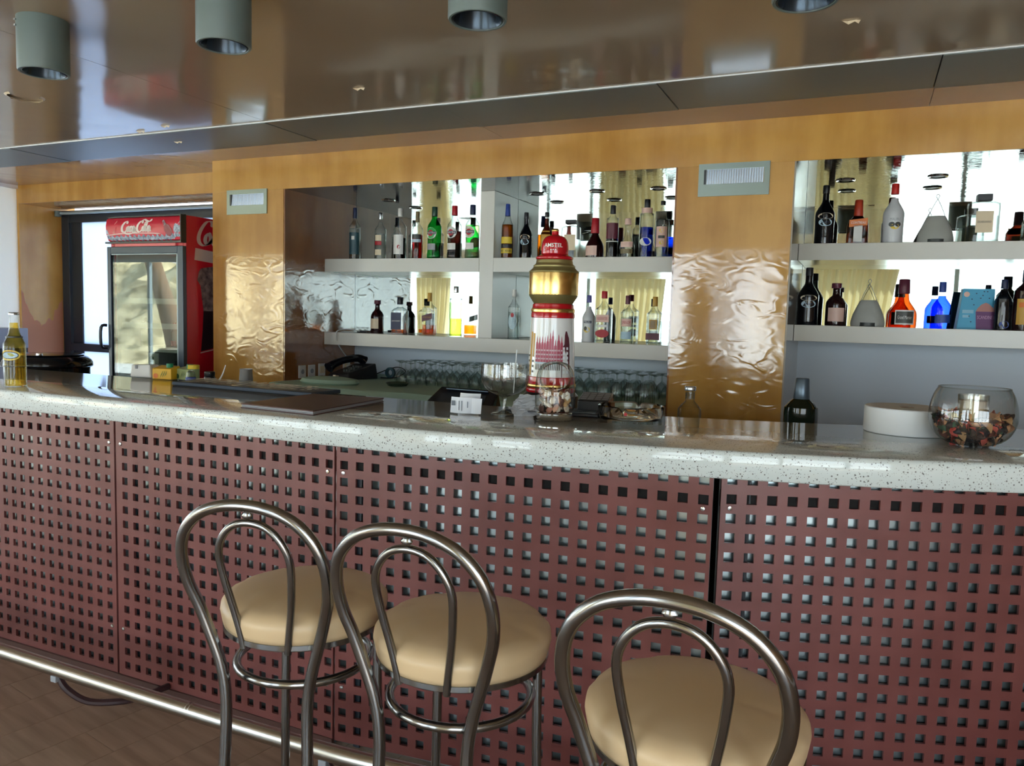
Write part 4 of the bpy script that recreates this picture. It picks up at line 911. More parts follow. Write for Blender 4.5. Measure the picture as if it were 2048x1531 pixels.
obj('fleck_print', [onb([(x + .004 * math.cos(a), z + .003 * math.sin(a * 1.0)) for a in [PI * k / 3 for k in range(6)]], .0014) for x, z in ((-.02, .16), (0, .19), (.03, .18), (.05, .2), (.02, .165), (-.01, .13), (-.03, .07), (-.02, .04), (.06, .165), (.035, .2))], K_NAVY, t, smooth=False)
obj('text_print', [onb([(-.062, .085), (-.01, .085), (-.01, .103), (-.062, .103)], .0014), onb([(-.06, .062), (-.03, .062), (-.03, .076), (-.06, .076)], .0014)], cm('print_paleblue', 140, 196, 220), t, smooth=False)
# stock in the fridge
def fb(x, z, H, R, lab, gl, cap, lq=None, mk=()):
    bottle('wine', lab, (x, FY + .16, z), H, R, gl, cap, lq, mk, group='bottles inside the fridge', seg=16)
fb(-4.47, 1.028, .26, .030, 'slim clear bottle with green neck at the right of the fridge', CLEAR, (.80, K_GREEN), (L_PALE, .5))
fb(-4.56, 1.028, .20, .028, 'small red-capped bottle on the lower fridge shelf', CLEAR, (.85, K_RED), (L_RED, .3))
fb(-4.64, 1.158, .19, .028, 'bottle with red label behind the fridge glass', CLEAR, (.85, K_RED), None, [dict(m=K_RED, z=(.1, .3), a=1)])
fb(-4.95, 1.158, .22, .030, 'green bottle at the left of the fridge', G_GREEN, (.85, K_BLACK))
t = obj('foil_box', box(-4.86, -4.74, FY + .10, FY + .25, 1.03, 1.12), K_WHITE, smooth=False, bevel=.004); t['label'] = 'white box with green mark inside the fridge'; t['category'] = 'box'
obj('mark', box(-4.83, -4.79, FY + .098, FY + .0995, 1.05, 1.09), K_GREEN, t, smooth=False)
t = obj('tray', box(-4.80, -4.52, FY + .09, FY + .32, 1.158, 1.175), BLACK, smooth=False, bevel=.004); t['label'] = 'dark shallow tray on a fridge shelf'; t['category'] = 'tray'

# ================================================================ BACK COUNTER IN THE LEFT NICHE
CZ = 0.985
bc = thing('back_counter', 'low counter inside the left niche, under the sage green cloth', 'counter', (0, 0, 0))
obj('top', box(-3.46, -0.968, 3.86, YM - 0.002, CZ - .04, CZ), SHELFW, bc, smooth=False)
obj('body', box(-3.44, -0.97, 3.90, YM - 0.01, 0, CZ - .04), WHITE, bc, smooth=False)
def drape(x0, x1, yf, yb, z, drop, amp, label, name='cloth', seed=1):
    random.seed(seed); V, F = [], []; nx = 60
    rows = [(yf - .012, z - drop), (yf - .014, z - drop * .5), (yf - .010, z - .012), (yf - .002, z + .003), (yf + .03, z + .008)] + [(yf + .03 + (yb - yf - .03) * k / 8, z + .008) for k in range(1, 9)]
    for j, (y, zz_) in enumerate(rows):
        for i in range(nx + 1):
            u = i / nx; wv = math.sin(u * 23 + seed) * math.sin(u * 9 + j * .5)
            V.append((x0 + (x1 - x0) * u, y + (amp * wv if j < 3 else 0), zz_ + (amp * .35 * (1 + wv) * max(0, 1 - (j - 3) / 6) if j >= 3 else 0) + (0.012 * math.sin(u * 7 + seed) if j == 0 else 0)))
    for j in range(len(rows) - 1):
        for i in range(nx): a = j * (nx + 1) + i; F.append((a, a + 1, a + nx + 2, a + nx + 1))
    o = obj(name, (V, F), CLOTH); o['label'] = label; o['category'] = 'cloth'
    md = o.modifiers.new('thick', 'SOLIDIFY'); md.thickness = .002; md.offset = 1
drape(-3.45, -0.975, 3.86, 4.98, CZ, .16, .012, 'sage green cloth spread over the back counter, under the upturned glasses')
# folded towel lump at the left
t = obj('folded_towel', lathe([(.0, .0), (.20, 0), (.215, .012), (.20, .032), (.12, .042), (0, .044)], 30, asp=1), CLOTH, loc=(-3.12, 4.05, CZ + .013)); t.scale = (1, .6, 1); t['label'] = 'folded pale green towel at the left end of the back counter'; t['category'] = 'towel'
# telephone
t = thing('telephone', 'black desk telephone beside the sockets', 'telephone', (-3.27, 4.50, CZ + .015), math.radians(-20)); t.scale = (1.25, 1.25, 1.25)
V = [(-.11, -.10, 0), (.11, -.10, 0), (.11, .10, 0), (-.11, .10, 0), (-.10, -.09, .02), (.10, -.09, .035), (.10, .09, .085), (-.10, .09, .075)]
obj('base', (V, box(0, 1, 0, 1, 0, 1)[1]), BLACK, t, smooth=False, bevel=.006)
obj('handset', [tube(cat([(-.055, -.12, .055), (-.058, -.08, .078), (-.060, .0, .100), (-.060, .08, .105), (-.058, .12, .088)], 4), lambda u: .021 + .010 * abs(2 * u - 1) ** 3, 12), ], BLACKG, t)
obj('keypad', [box(.0 + .025 * i, .018 + .025 * i, -.06 + .03 * j, -.042 + .03 * j, .035 + .009 * j, .052 + .009 * j) for i in range(3) for j in range(3)], K_DARKGREY, t, smooth=False)
t = obj('coiled_cable', tube(cat([(-3.18, 4.62, CZ + .03), (-3.05, 4.72, CZ + .09), (-2.98, 4.74, CZ + .06), (-3.02, 4.66, CZ + .02), (-3.1, 4.6, CZ + .02)], 6), .004, 6), BLACK); t['label'] = 'black cable looping behind the telephone'; t['category'] = 'cable'
t = thing('sticky_tape_roll', 'small blue roll standing beside the telephone', 'tape', (-3.07, 4.68, CZ + .052), 0)
obj('roll', move(lathe([(.022, -.012), (.038, -.012), (.038, .012), (.022, .012), (.022, -.012)], 20, caps=False), rx=PI / 2), K_TEAL, t)
for i, (x, y) in enumerate(((-3.42, 4.28), (-3.40, 4.36), (-3.36, 4.30), (-3.33, 4.38))):
    o = obj('paper_scrap', [move(box(-.03, .03, -.012, .012, 0, .008), rz=.5 * i, ry=.15)], K_CREAM if i % 2 else K_GREY, smooth=False, loc=(x + .02, y, CZ + .016 + .004 * i)); o['label'] = ('grey paper scrap nearest the first wall plate', 'pale paper scrap under the middle wall plate', 'grey paper scrap touching the telephone base', 'pale paper scrap behind the telephone')[i]; o['category'] = 'paper'; o['group'] = 'paper scraps by the telephone'
# sockets on the niche cheek
for i, (y, z, w, lab) in enumerate(((4.381, 1.03, .075, 'leftmost of the three white wall plates in a row'), (4.485, 1.03, .075, 'middle of the three white wall plates in a row'), (4.60, 1.035, .075, 'right of the three white wall plates, blank'), (4.90, 1.04, .085, 'white socket with a plugged-in white cable, apart from the other plates'))):
    t = thing('wall_socket', lab, 'socket', (-3.6198, y, z), 0, 'white plates on the niche cheek')
    obj('plate', box(0, .008, -w / 2, w / 2, -.045, .045), K_WHITE, t, smooth=False, bevel=.002)
    if i < 2: obj('insert', move(lathe([(0, 0), (.017, 0), (.017, .004), (0, .004)], 16), .007, 0, 0, ry=PI / 2), K_GREY, t)
    else: obj('insert', box(.008, .011, -.025, .025, -.025, .025), K_CREAM, t, smooth=False)
t = thing('charger_cable', 'white cable hanging from the lower shelf to the socket', 'cable', (0, 0, 0))
obj('cord', tube(cat([(-3.60, 4.90, 1.05), (-3.57, 4.86, 1.10), (-3.53, 4.70, 1.20), (-3.50, 4.615, 1.27), (-3.49, 4.62, 1.325), (-3.45, 4.70, 1.335), (-3.40, 4.78, 1.322)], 6), .004, 8), K_WHITE, t)
obj('plug', box(-3.608, -3.575, 4.885, 4.915, 1.03, 1.06), K_WHITE, t, smooth=False, bevel=.004)
obj('device', box(-3.43, -3.34, 4.77, 4.84, 1.3125, 1.328), BLACK, t, smooth=False, bevel=.003)
# small dark ashtray
t = obj('ashtray', lathe([(.0, 0), (.06, 0), (.075, .02), (.070, .022), (.055, .008), (0, .006)], 24), pm('dark_ashtray', c(54, 66, 50), .25), loc=(-2.70, 4.20, CZ + .014)); t['label'] = 'small dark green round ashtray on the cloth'; t['category'] = 'ashtray'
# upturned stemmed glasses
def glass_geo():
    return lathe([(q.x, q.z) for q in cat([(.031, 0, 0), (.037, 0, .03), (.036, 0, .05), (.022, 0, .075), (.006, 0, .088), (.004, 0, .11), (.005, 0, .132), (.02, 0, .139), (.034, 0, .142), (.034, 0, .144)], 2)], 16, caps=False)
CGL = thin('glassware', (0.90, 0.93, 0.92, 1), (0.30, 0.36, 0.36, 1), facing=.4)
g0 = None; random.seed(5)
for j in range(5):
    for i in range(24):
        x = -2.86 + i * .0795 + .02 * (j % 2) + random.uniform(-.006, .006); y = 4.36 + j * .095 + random.uniform(-.006, .006)
        if x > -1.02: continue
        if j == 0 and (i < 1 or x > -1.30): continue
        if g0 is None: g0 = obj('wine_glass', glass_geo(), CGL); o = g0
        else: o = g0.copy(); COL.objects.link(o)
        o.location = (x, y, CZ + .012); s = random.uniform(.96, 1.05); o.scale = (1, 1, s)
        o['label'] = ('upturned stemmed glass in the front row on the green cloth', 'upturned stemmed glass in the second row on the green cloth', 'upturned stemmed glass in the middle row on the green cloth', 'upturned stemmed glass in the fourth row on the green cloth', 'upturned stemmed glass in the back row by the pale blue wall')[j]; o['category'] = 'glass'; o['group'] = 'upturned stemmed glasses on the back counter'
g1 = None
for j in range(3):
    for i in range(4):
        if g1 is None: g1 = obj('tumbler', lathe([(.034, 0), (.033, .05), (.029, .125), (.024, .132), (0, .132)], 18, caps=False), CGL); o = g1
        else: o = g1.copy(); COL.objects.link(o)
        o.location = (-1.27 + i * .078 - .01 * j, 4.02 + j * .085, CZ + .012)
        o['label'] = ('upturned tall tumbler in the front row beside the right pillar', 'upturned tall tumbler in the middle row beside the right pillar', 'upturned tall tumbler in the back row beside the right pillar')[j]; o['category'] = 'glass'; o['group'] = 'upturned tumblers beside the right pillar'

# ================================================================ THINGS ON THE BAR
BZ = 1.1102
# beer tower
TW = (-1.097, 2.80, BZ)
t = thing('beer_tower', 'tall red, white and gold beer tower with domed red cap', 'beer tap', TW, math.radians(14))
obj('plinth', lathe([(.0, 0), (.105, 0), (.108, .006), (.108, .05), (.095, .064), (0, .064)], 40), BLACK, t)
obj('base_band', lathe([(.092, .060), (.097, .066), (.097, .078), (.094, .082), (.097, .098), (.095, .122), (.090, .126)], 48, caps=False), REDG, t)
obj('gold_line', lathe([(.0965, .082), (.0985, .085), (.0985, .094), (.0965, .097)], 48, caps=False), GOLD, t)
body_r = lambda z: .092 - (.092 - .083) * (z - .122) / (.352 - .122)
obj('sleeve', lathe([(body_r(.122), .122), (body_r(.352), .352)], 56, caps=False), pm('tower_white', c(222, 226, 228), .12, coat=.5), t)
obj('upper_band', lathe([(.082, .348), (.0855, .352), (.0855, .366), (.083, .371), (.083, .384), (.081, .388), (.080, .400), (.076, .404)], 48, caps=False), REDG, t)
obj('upper_gold_line', lathe([(.0845, .3705), (.0852, .374), (.0852, .381), (.0838, .3845)], 48, caps=False), GOLD, t)
obj('collar', lathe([(.074, .402), (.084, .418), (.0935, .432), (.095, .438)], 48, caps=False), GOLDM, t)
obj('gold_drum', lathe([(.0945, .436), (.0955, .440), (.0955, .519), (.0945, .522)], 64, caps=False), GOLD, t)
obj('gold_shoulder', lathe([(q.x, q.z) for q in cat([(.0955, 0, .521), (.0965, 0, .526), (.086, 0, .535), (.080, 0, .543), (.081, 0, .548), (.072, 0, .556), (.070, 0, .566), (.068, 0, .572)], 3)], 48, caps=False), GOLDM, t)
obj('cap', lathe([(q.x, q.z) for q in cat([(.066, 0, .569), (.072, 0, .574), (.071, 0, .582), (.062, 0, .586), (.053, 0, .592), (.053, 0, .600), (.052, 0, .625), (.047, 0, .645), (.034, 0, .660), (.015, 0, .667), (.013, 0, .680), (.0, 0, .682)], 3)], 48, caps=False), REDG, t)
obj('finial', lathe([(.0, .680), (.014, .680), (.015, .684), (.011, .690), (0, .691)], 20, caps=False), GOLD, t)
t2 = text('AMSTEL', .015, fit=.074, bold=.012); obj('lettering', on_cyl(t2, .0535, .624, .0), K_WHITE, t, smooth=False)
obj('small_print', [patch(.0545, a, a + .1, .605, .609) for a in (-.2, -.03, .13)], K_WHITE, t)
# printed canal-side townscape: gabled fronts with window rows, a bridge strip and a tall glass
rr = lambda z: body_r(z) + .0007
def pz(P, off=0.0):   # polygon in (angle, z) laid on the sleeve, sliced in rows
    return [((rr(z) + off) * math.sin(a), -(rr(z) + off) * math.cos(a), z) for a, z in P], [tuple(range(len(P)))]
MAR = cm('print_maroon', 140, 52, 74); PLM = cm('print_plum', 84, 34, 48); CRN = cm('print_crimson', 168, 70, 92)
towns, darks, wins = [], [], []
random.seed(11)
a = -.62
while a < .55:
    w = random.uniform(.10, .15); zt = .235 + random.uniform(0, .02) + (.02 if .0 < a < .15 else 0)
    towns.append(pz([(a, .18), (a + w * .92, .18), (a + w * .92, zt), (a + w * .84, zt + .010), (a + w * .70, zt + .010), (a + w * .60, zt + .026), (a + w * .46, zt + .036), (a + w * .32, zt + .026), (a + w * .22, zt + .010), (a + w * .08, zt + .010), (a, zt)]))
    for r_ in range(3):
        for q in range(2): aa_ = a + w * (.20 + .38 * q); z_ = .192 + .016 * r_; wins.append(pz([(aa_, z_), (aa_ + w * .16, z_), (aa_ + w * .16, z_ + .006), (aa_, z_ + .006)], .0005))
    a += w
obj('town_print', towns, CRN, t, smooth=False)
tower_ = pz([(.56, .125), (1.0, .125), (1.0, .25), (.96, .275), (.90, .285), (.84, .300), (.76, .300), (.72, .285), (.70, .25), (.56, .235)]); obj('belfry_print', [tower_], PLM, t, smooth=False)
for r_ in range(6):
    for q in range(2): wins.append(pz([(.62 + .18 * q, .14 + .018 * r_), (.72 + .18 * q, .14 + .018 * r_), (.72 + .18 * q, .150 + .018 * r_), (.62 + .18 * q, .150 + .018 * r_)], .0006))
obj('window_print', wins, PAPER, t, smooth=False)
obj('bridge_print', [pz([(-.62 + .2 * k, .176), (-.42 + .2 * k, .176), (-.42 + .2 * k, .182), (-.62 + .2 * k, .182)], .0006) for k in range(6)], K_LBLUE, t, smooth=False)
obj('railing_print', [pz([(-.60 + .075 * k, .152), (-.56 + .075 * k, .152), (-.555 + .075 * k, .174), (-.59 + .075 * k, .176)], .0003) for k in range(15)], K_DARKGREY, t, smooth=False)
obj('glass_print', [pz([(-1.0, .13), (-.86, .13), (-.86, .295), (-1.0, .295)], .0004), pz([(-.80, .20), (-.72, .20), (-.70, .29), (-.82, .29)], .0004)], K_GOLD, t, smooth=False)
obj('dark_print', [pz([(-1.15, .14 + .02 * k), (-.72, .14 + .02 * k), (-.72, .148 + .02 * k), (-1.15, .148 + .02 * k)], .0008) for k in range(4)], K_DARKGREY, t, smooth=False)
t = thing('drip_tray', 'dark drip tray on the bar behind the shell jar', 'tray', (-1.02, 2.64, BZ), math.radians(12))
obj('base', box(-.17, .17, -.06, .06, 0, .012), BLACK, t, smooth=False, bevel=.003)
obj('grate', [box(-.16, .16, -.05 + .02 * k, -.042 + .02 * k, .012, .016) for k in range(6)], K_DARKGREY, t, smooth=False)
# key device on the tray's right
t = thing('card_terminal', 'black keypad terminal with a brown side right of the beer tower', 'terminal', (-.895, 2.75, BZ), math.radians(10))
V = [(-.06, -.055, 0), (.055, -.055, 0), (.055, .09, 0), (-.06, .09, 0), (-.06, -.055, .05), (.055, -.055, .05), (.055, .09, .07), (-.06, .09, .07)]
obj('base', (V, box(0, 1, 0, 1, 0, 1)[1]), BLACK, t, smooth=False, bevel=.004)
obj('keypad', [([(-.052 + .027 * i, -.045 + .03 * j, .0535 + .004 * j), (-.030 + .027 * i, -.045 + .03 * j, .0535 + .004 * j), (-.030 + .027 * i, -.022 + .03 * j, .0565 + .004 * j), (-.052 + .027 * i, -.022 + .03 * j, .0565 + .004 * j)], [(0, 1, 2, 3)]) for i in range(4) for j in range(4)], K_GREY, t, smooth=False)
obj('side_strip', box(.0552, .057, -.05, .085, .012, .05), cm('wood_brown', 150, 98, 48), t, smooth=False)
# shell jar with slanted round mouth
t = thing('shell_jar', 'clear jar of sea shells with slanted round mouth and steel foot', 'jar', (-.958, 2.49, BZ), math.radians(20))
obj('foot', lathe([(.0, 0), (.060, 0), (.062, .003), (.062, .022), (.058, .024), (0, .024)], 40), CHROME, t)
jp = [(q.x, q.z) for q in cat([(.050, 0, .024), (.066, 0, .036), (.069, 0, .06), (.069, 0, .10), (.067, 0, .14), (.060, 0, .170), (.046, 0, .190), (.022, 0, .199), (.002, 0, .201)], 3)]
V, F = lathe(jp, 48, caps=False)
# slice a slanted mouth facing the viewer
cen = Vector((0, -.052, .150)); nrm = Vector((0, -1, .42)).normalized()
F2 = []
for f in F:
    ctr = sum((Vector(V[i]) for i in f), Vector()) / len(f)
    d = (ctr - cen); h = d.dot(nrm); rad_ = (d - nrm * h).length
    if h > -.035 and rad_ < .049: continue
    F2.append(f)
obj('glass', (V, F2), CLEARP, t)
e1 = Vector((1, 0, 0)); e2 = nrm.cross(e1).normalized()
obj('mouth_rim', tube([cen + nrm * .012 + (e1 * math.cos(a) + e2 * math.sin(a)) * .050 for a in [2 * PI * k / 36 for k in range(36)]], .0045, 10, closed=True), CLEARP, t)
V, F = [], []
for k in range(36):
    a = 2 * PI * k / 36; e = e1 * math.cos(a) + e2 * math.sin(a)
    V += [tuple(cen + nrm * .012 + e * .050), tuple(cen - nrm * .025 + e * .055)]
F = [(2 * k, 2 * k + 1, (2 * k + 3) % 72, (2 * k + 2) % 72) for k in range(36)]
obj('mouth_collar', (V, F), CLEARP, t)
random.seed(21)
SH = [cm('shell_%d' % i, *q, rough=.5) for i, q in enumerate(((196, 148, 124), (228, 216, 200), (206, 168, 120), (122, 84, 76), (236, 232, 224), (170, 120, 104)))]
jar = t
def shell(r):
    V, F = [], []; n = 12
    for j in range(5):
        rr_ = r * math.sin(j / 4 * PI / 2)
        for k in range(n): a = 2 * PI * k / n; q = 1 + .07 * math.cos(a * 6); V.append((rr_ * q * math.cos(a), rr_ * q * math.sin(a) * .8, r * .45 * math.cos(j / 4 * PI / 2)))
    for j in range(4):
        for k in range(n): a = j * n + k; b_ = j * n + (k + 1) % n; F.append((a, b_, b_ + n, a + n))
    return V, F
sh_me = [obj('shell_proto', shell(.016), SH[i]) for i in range(6)]
cnt = 0
for z in (.040, .054, .068, .082, .094):
    for k in range(13):
        a = 2 * PI * k / 13 + z * 60; R_ = .046 if k % 3 else .022
        s = random.uniform(.6, 1.1)
        o = sh_me[random.randrange(6)].copy(); o.name = 'shell'; COL.objects.link(o)
        M = Matrix.Translation((-.958, 2.49, BZ)) @ Matrix.Rotation(math.radians(20), 4, 'Z')
        p = M @ Vector((R_ * math.cos(a), R_ * math.sin(a), z + random.uniform(-.004, .004)))
        o.location = p; o.scale = (s, s, s); o.rotation_euler = (random.uniform(0, 6), random.uniform(0, 6), random.uniform(0, 6))
        o['label'] = 'small sea shell in the jar with the slanted mouth'; o['category'] = 'shell'; o['group'] = 'sea shells in the jar'
for o in sh_me: bpy.data.objects.remove(o)
# stemmed cocktail glass with straw
t = thing('cocktail_glass', 'large clear coupe glass on the bar beside the white receipts', 'glass', (-1.155, 2.50, BZ), 0)
gp = [(q.x, q.z) for q in cat([(.0, 0, .004), (.045, 0, .003), (.047, 0, .001), (.044, 0, .005), (.015, 0, .011), (.008, 0, .02), (.007, 0, .045), (.010, 0, .062), (.028, 0, .070), (.060, 0, .084), (.080, 0, .106), (.087, 0, .135), (.086, 0, .165), (.085, 0, .182)], 3)]
obj('glass', lathe(gp, 48, caps=False), CLEARJ, t)
o = obj('straw', tube([(.0, 0, 0), (.004, .01, .155)], .0018, 6), STRAWW, loc=(-1.125, 2.51, BZ + .078)); o['label'] = 'thin white straw standing in the coupe glass'; o['category'] = 'straw'
# receipts
def slip(x, y, w, h, rz, label, lines=True, tilt=0, name='receipt'):
    t = thing(name, label, 'receipt', (x, y, BZ), rz, 'till receipts on the bar')
    V, F = [], []
    for i in range(9):
        u = -w / 2 + w * i / 8; b_ = .012 * math.sin(i / 8 * PI)
        V += [(u, -b_, 0.0005), (u + .004, -b_ + tilt, h)]
    F = [(2 * i, 2 * i + 2, 2 * i + 3, 2 * i + 1) for i in range(8)]
    obj('sheet', (V, F), PAPER, t)
    L = []
    for (u, v, a_, b2) in ((-.035, .028, .014, .018), (-.008, .012, .003, .034), (.002, .010, .003, .036), (.024, .022, .003, .022)):
        L.append(([(u, -.0135, v), (u + a_, -.0135, v), (u + a_, -.0135, v + b2), (u, -.0135, v + b2)], [(0, 1, 2, 3)]))
    if lines: obj('print', L, PAPERG, t, smooth=False)
    return t
slip(-1.295, 2.44, .088, .058, math.radians(10), 'white receipt standing on edge with a grey printed block, front of the stack')
slip(-1.262, 2.455, .075, .056, math.radians(-4), 'white receipt standing just right of the printed front one', lines=False)
slip(-1.300, 2.50, .080, .066, math.radians(8), 'curled receipt standing behind the front two', lines=False, tilt=.012)
random.seed(4)
for k, lab in enumerate(('topmost crumpled receipt right of the coupe glass', 'crumpled receipt in the middle of the heap behind the coupe glass', 'flat receipt with a dark print at the foot of the heap')):
    V, F = [], []; n = 7
    for j in range(n + 1):
        for i in range(n + 1):
            V.append((-.055 + .11 * i / n, -.045 + .09 * j / n, .004 + .022 * (2 - k) * (.3 + .7 * j / n) + random.uniform(0, .010)))
    for j in range(n):
        for i in range(n): a = j * (n + 1) + i; F.append((a, a + 1, a + n + 2, a + n + 1))
    o = obj('crumpled_receipt', (V, F), PAPERRET, smooth=False, loc=(-1.098 + .004 * k, 2.60 - .028 * k, BZ + .002)); o.rotation_euler = (math.radians(14), 0, .35 * k)
    o['label'] = lab; o['category'] = 'receipt'; o['group'] = 'till receipts on the bar'
    if k == 2: obj('print', box(.0, .03, -.03, -.012, .0172, .0176), PAPERG, o, smooth=False)
# glass ashtray
t = thing('glass_ashtray', 'large round clear glass ashtray with small red star mark', 'ashtray', (-.735, 2.665, BZ), 0)
V, F = [], []; seg = 64
pr = [(.0, .006), (.085, .007), (.098, .014), (.104, .046), (.110, .050), (.117, .047), (.116, .020), (.108, .002), (.0, .0005)]
for i, (r, z) in enumerate(pr):
    for k in range(seg):
        a = 2 * PI * k / seg; notch = max(0, math.cos(4 * a)) ** 24
        V.append((r * math.cos(a), r * math.sin(a), z - (.014 * notch if i in (3, 4, 5) else 0)))
for i in range(len(pr) - 1):
    for k in range(seg): a = i * seg + k; b_ = i * seg + (k + 1) % seg; F.append((a, b_, b_ + seg, a + seg))
obj('bowl', (V, F), SOLIDG, t)
obj('emblem', [ell(.12, .006, .006, .028, .1165, 12)], K_RED, t, smooth=False)
obj('word_mark', [on_cyl(text('HEINEKEN', .007, fit=.07), .1165, .030, .7)], K_BLACK, t, smooth=False)
# small clear bottle and wine bottle on the ledge behind the bar
bottle('wine', 'small clear bottle with silver cap behind the glass ashtray', (-.618, 3.12, .94), .262, .047, CLEAR, (.93, K_SILVER, 1.35), None, [dict(k='band', m=thin('neck_label', (.8, .86, .9, 1)), z=(.80, .92))], turn=0)
bottle('wine', 'dark green wine bottle with grey screw cap behind the bar', (-.197, 3.12, .94), .318, .062, G_OLIVE, (.74, pm('capsule', c(84, 98, 110), .3, .5), 1.1), None, [dict(k='band', m=K_DARKGREY, z=(.91, .915)), dict(m=K_CREAM, z=(.1, .4), a=1.2)], turn=0)
# paper roll
t = thing('paper_roll', 'wide white paper towel roll lying flat by the bowl of petals', 'paper roll', (.150, 2.895, BZ), 0)
obj('roll', lathe([(.022, 0), (.128, 0), (.130, .003), (.130, .082), (.127, .085), (.022, .083), (.022, 0)], 56, caps=False), ROLLW, t, angle=30)
obj('core', lathe([(.0215, .001), (.0215, .0835), (.020, .0835), (.020, .001)], 24, caps=False), cm('card_core', 150, 130, 112), t)
# bowl with petals and candle
t = thing('glass_bowl', 'round clear glass bowl of dried petals on the bar', 'bowl', (.317, 2.69, BZ), 0)
def bowl_pts(s): return [(q.x * s, q.z * s + (1 - s) * .09) for q in cat([(.0, 0, .002), (.055, 0, .004), (.094, 0, .026), (.116, 0, .066), (.117, 0, .110), (.108, 0, .150), (.096, 0, .174)], 4)]
obj('glass', lathe(bowl_pts(1), 56, caps=False), CLEARJ, t)
obj('rim', tube([(.0957 * math.cos(a), .0957 * math.sin(a), .1745) for a in [2 * PI * k / 48 for k in range(48)]], .0018, 6, closed=True), CLEARJ, t)
t = thing('candle_glass', 'small glass with candle wax standing among the dried petals', 'candle', (.317, 2.69, BZ + .078), 0)
obj('glass', lathe([(.0, .0), (.036, .0), (.040, .003), (.042, .075), (.041, .075), (.0385, .006), (0, .004)], 32, caps=False), CLEARJ, t)
obj('wax', lathe([(0, .006), (.037, .006), (.039, .058), (0, .058)], 28), pm('wax', c(196, 180, 158), .5), t)
random.seed(9)
PC = [cm('petal_%d' % i, *q, rough=.7) for i, q in enumerate(((206, 96, 84), (188, 74, 66), (214, 160, 120), (52, 46, 52), (40, 38, 46), (60, 92, 74), (176, 138, 98), (120, 62, 50), (74, 60, 56)))]
def petal(L, w):
    V, F = [], []; n = 5
    for i in range(n + 1):
        u = i / n; ww = w * math.sin(PI * (u * .9 + .05)); z = .35 * L * math.sin(PI * u)
        V += [(-L / 2 + L * u, -ww, z), (-L / 2 + L * u, 0, z - .25 * w), (-L / 2 + L * u, ww, z)]
    for i in range(n): a = 3 * i; F += [(a, a + 3, a + 4, a + 1), (a + 1, a + 4, a + 5, a + 2)]
    return V, F
pp = [obj('petal_proto', petal(.040, .0125), m_) for m_ in PC]
ba = Vector((.317, 2.69, BZ))
nP = 0
while nP < 290:
    z = random.uniform(.008, .098)
    Rm = .975 * (rad([(0, .0), (.004, .050), (.026, .090), (.066, .112), (.11, .113), (.2, .11)], z)) - .014
    a = random.uniform(0, 2 * PI)
    # mostly against the glass and on top, where they show
    r_ = Rm * (random.uniform(.86, 1) if z < .086 else math.sqrt(random.random()))
    if Rm <= .01: continue
    if z > .070 and r_ < .056: continue
    o = random.choice(pp).copy(); o.name = 'petal'; COL.objects.link(o)
    s = random.uniform(.6, 1.05)
    o.location = ba + Vector((r_ * math.cos(a), r_ * math.sin(a), z)); o.scale = (s, s, s)
    o.rotation_euler = (random.uniform(-1.2, 1.2), random.uniform(-1.0, 1.0), a + PI / 2 + random.uniform(-.6, .6))
    o['label'] = 'dried potpourri petal in the round glass bowl'; o['category'] = 'petal'; o['group'] = 'dried petals in the glass bowl'
    nP += 1
for o in pp: bpy.data.objects.remove(o)
o = obj('petal_filling', lathe([(0, .012), (.044, .014), (.072, .034), (.084, .058), (.082, .066), (.05, .068), (0, .068)], 30), PC[8], loc=ba); o['label'] = 'dark broken petals filling the middle of the bowl'; o['category'] = 'potpourri'; o['kind'] = 'stuff'
# menu folder
t = thing('menu_folder', 'brown leatherette menu folder lying on the bar', 'menu', (-1.845, 2.30, BZ), math.radians(-3))
def quad(P, z0, z1): return [(x, y, z) for z in (z0, z1) for x, y in P], [(0, 3, 2, 1), (4, 5, 6, 7), (0, 1, 5, 4), (1, 2, 6, 5), (2, 3, 7, 6), (3, 0, 4, 7)]
Q = [(-.145, -.215), (.190, -.215), (.125, .265), (-.185, .205)]
obj('cover', [quad(Q, .013, .017), quad(Q, 0, .004)], BROWNL, t, smooth=False, bevel=.001)
Qi = [(x * .985, y * .985) for x, y in Q]
obj('pages', [quad(Qi, .004, .007), quad(Qi, .008, .0125)], pm('menu_edge', c(150, 152, 158), .5), t, smooth=False)
# bar mat with raised letters
t = thing('bar_mat', 'long dark rubber bar mat with raised pale letters', 'bar mat', (-2.44, 2.635, BZ), math.radians(-1))
obj('mat', box(-.40, .40, -.095, .095, 0, .016), MATB, t, smooth=False, bevel=.003)
obj('well', box(-.385, .385, -.075, .085, .0161, .0166), BLACK, t, smooth=False)
tx = text("JACK DANIEL'S", .125, fit=.68, bold=.045); P = [(u - .02, v + .004, .0168) for u, v in tx[0]]; n = len(P)
obj('lettering', (P + [(x, y, .026) for x, y, z in P], tx[1] + [tuple(i + n for i in f) for f in tx[1]]), MATL, t, smooth=False)
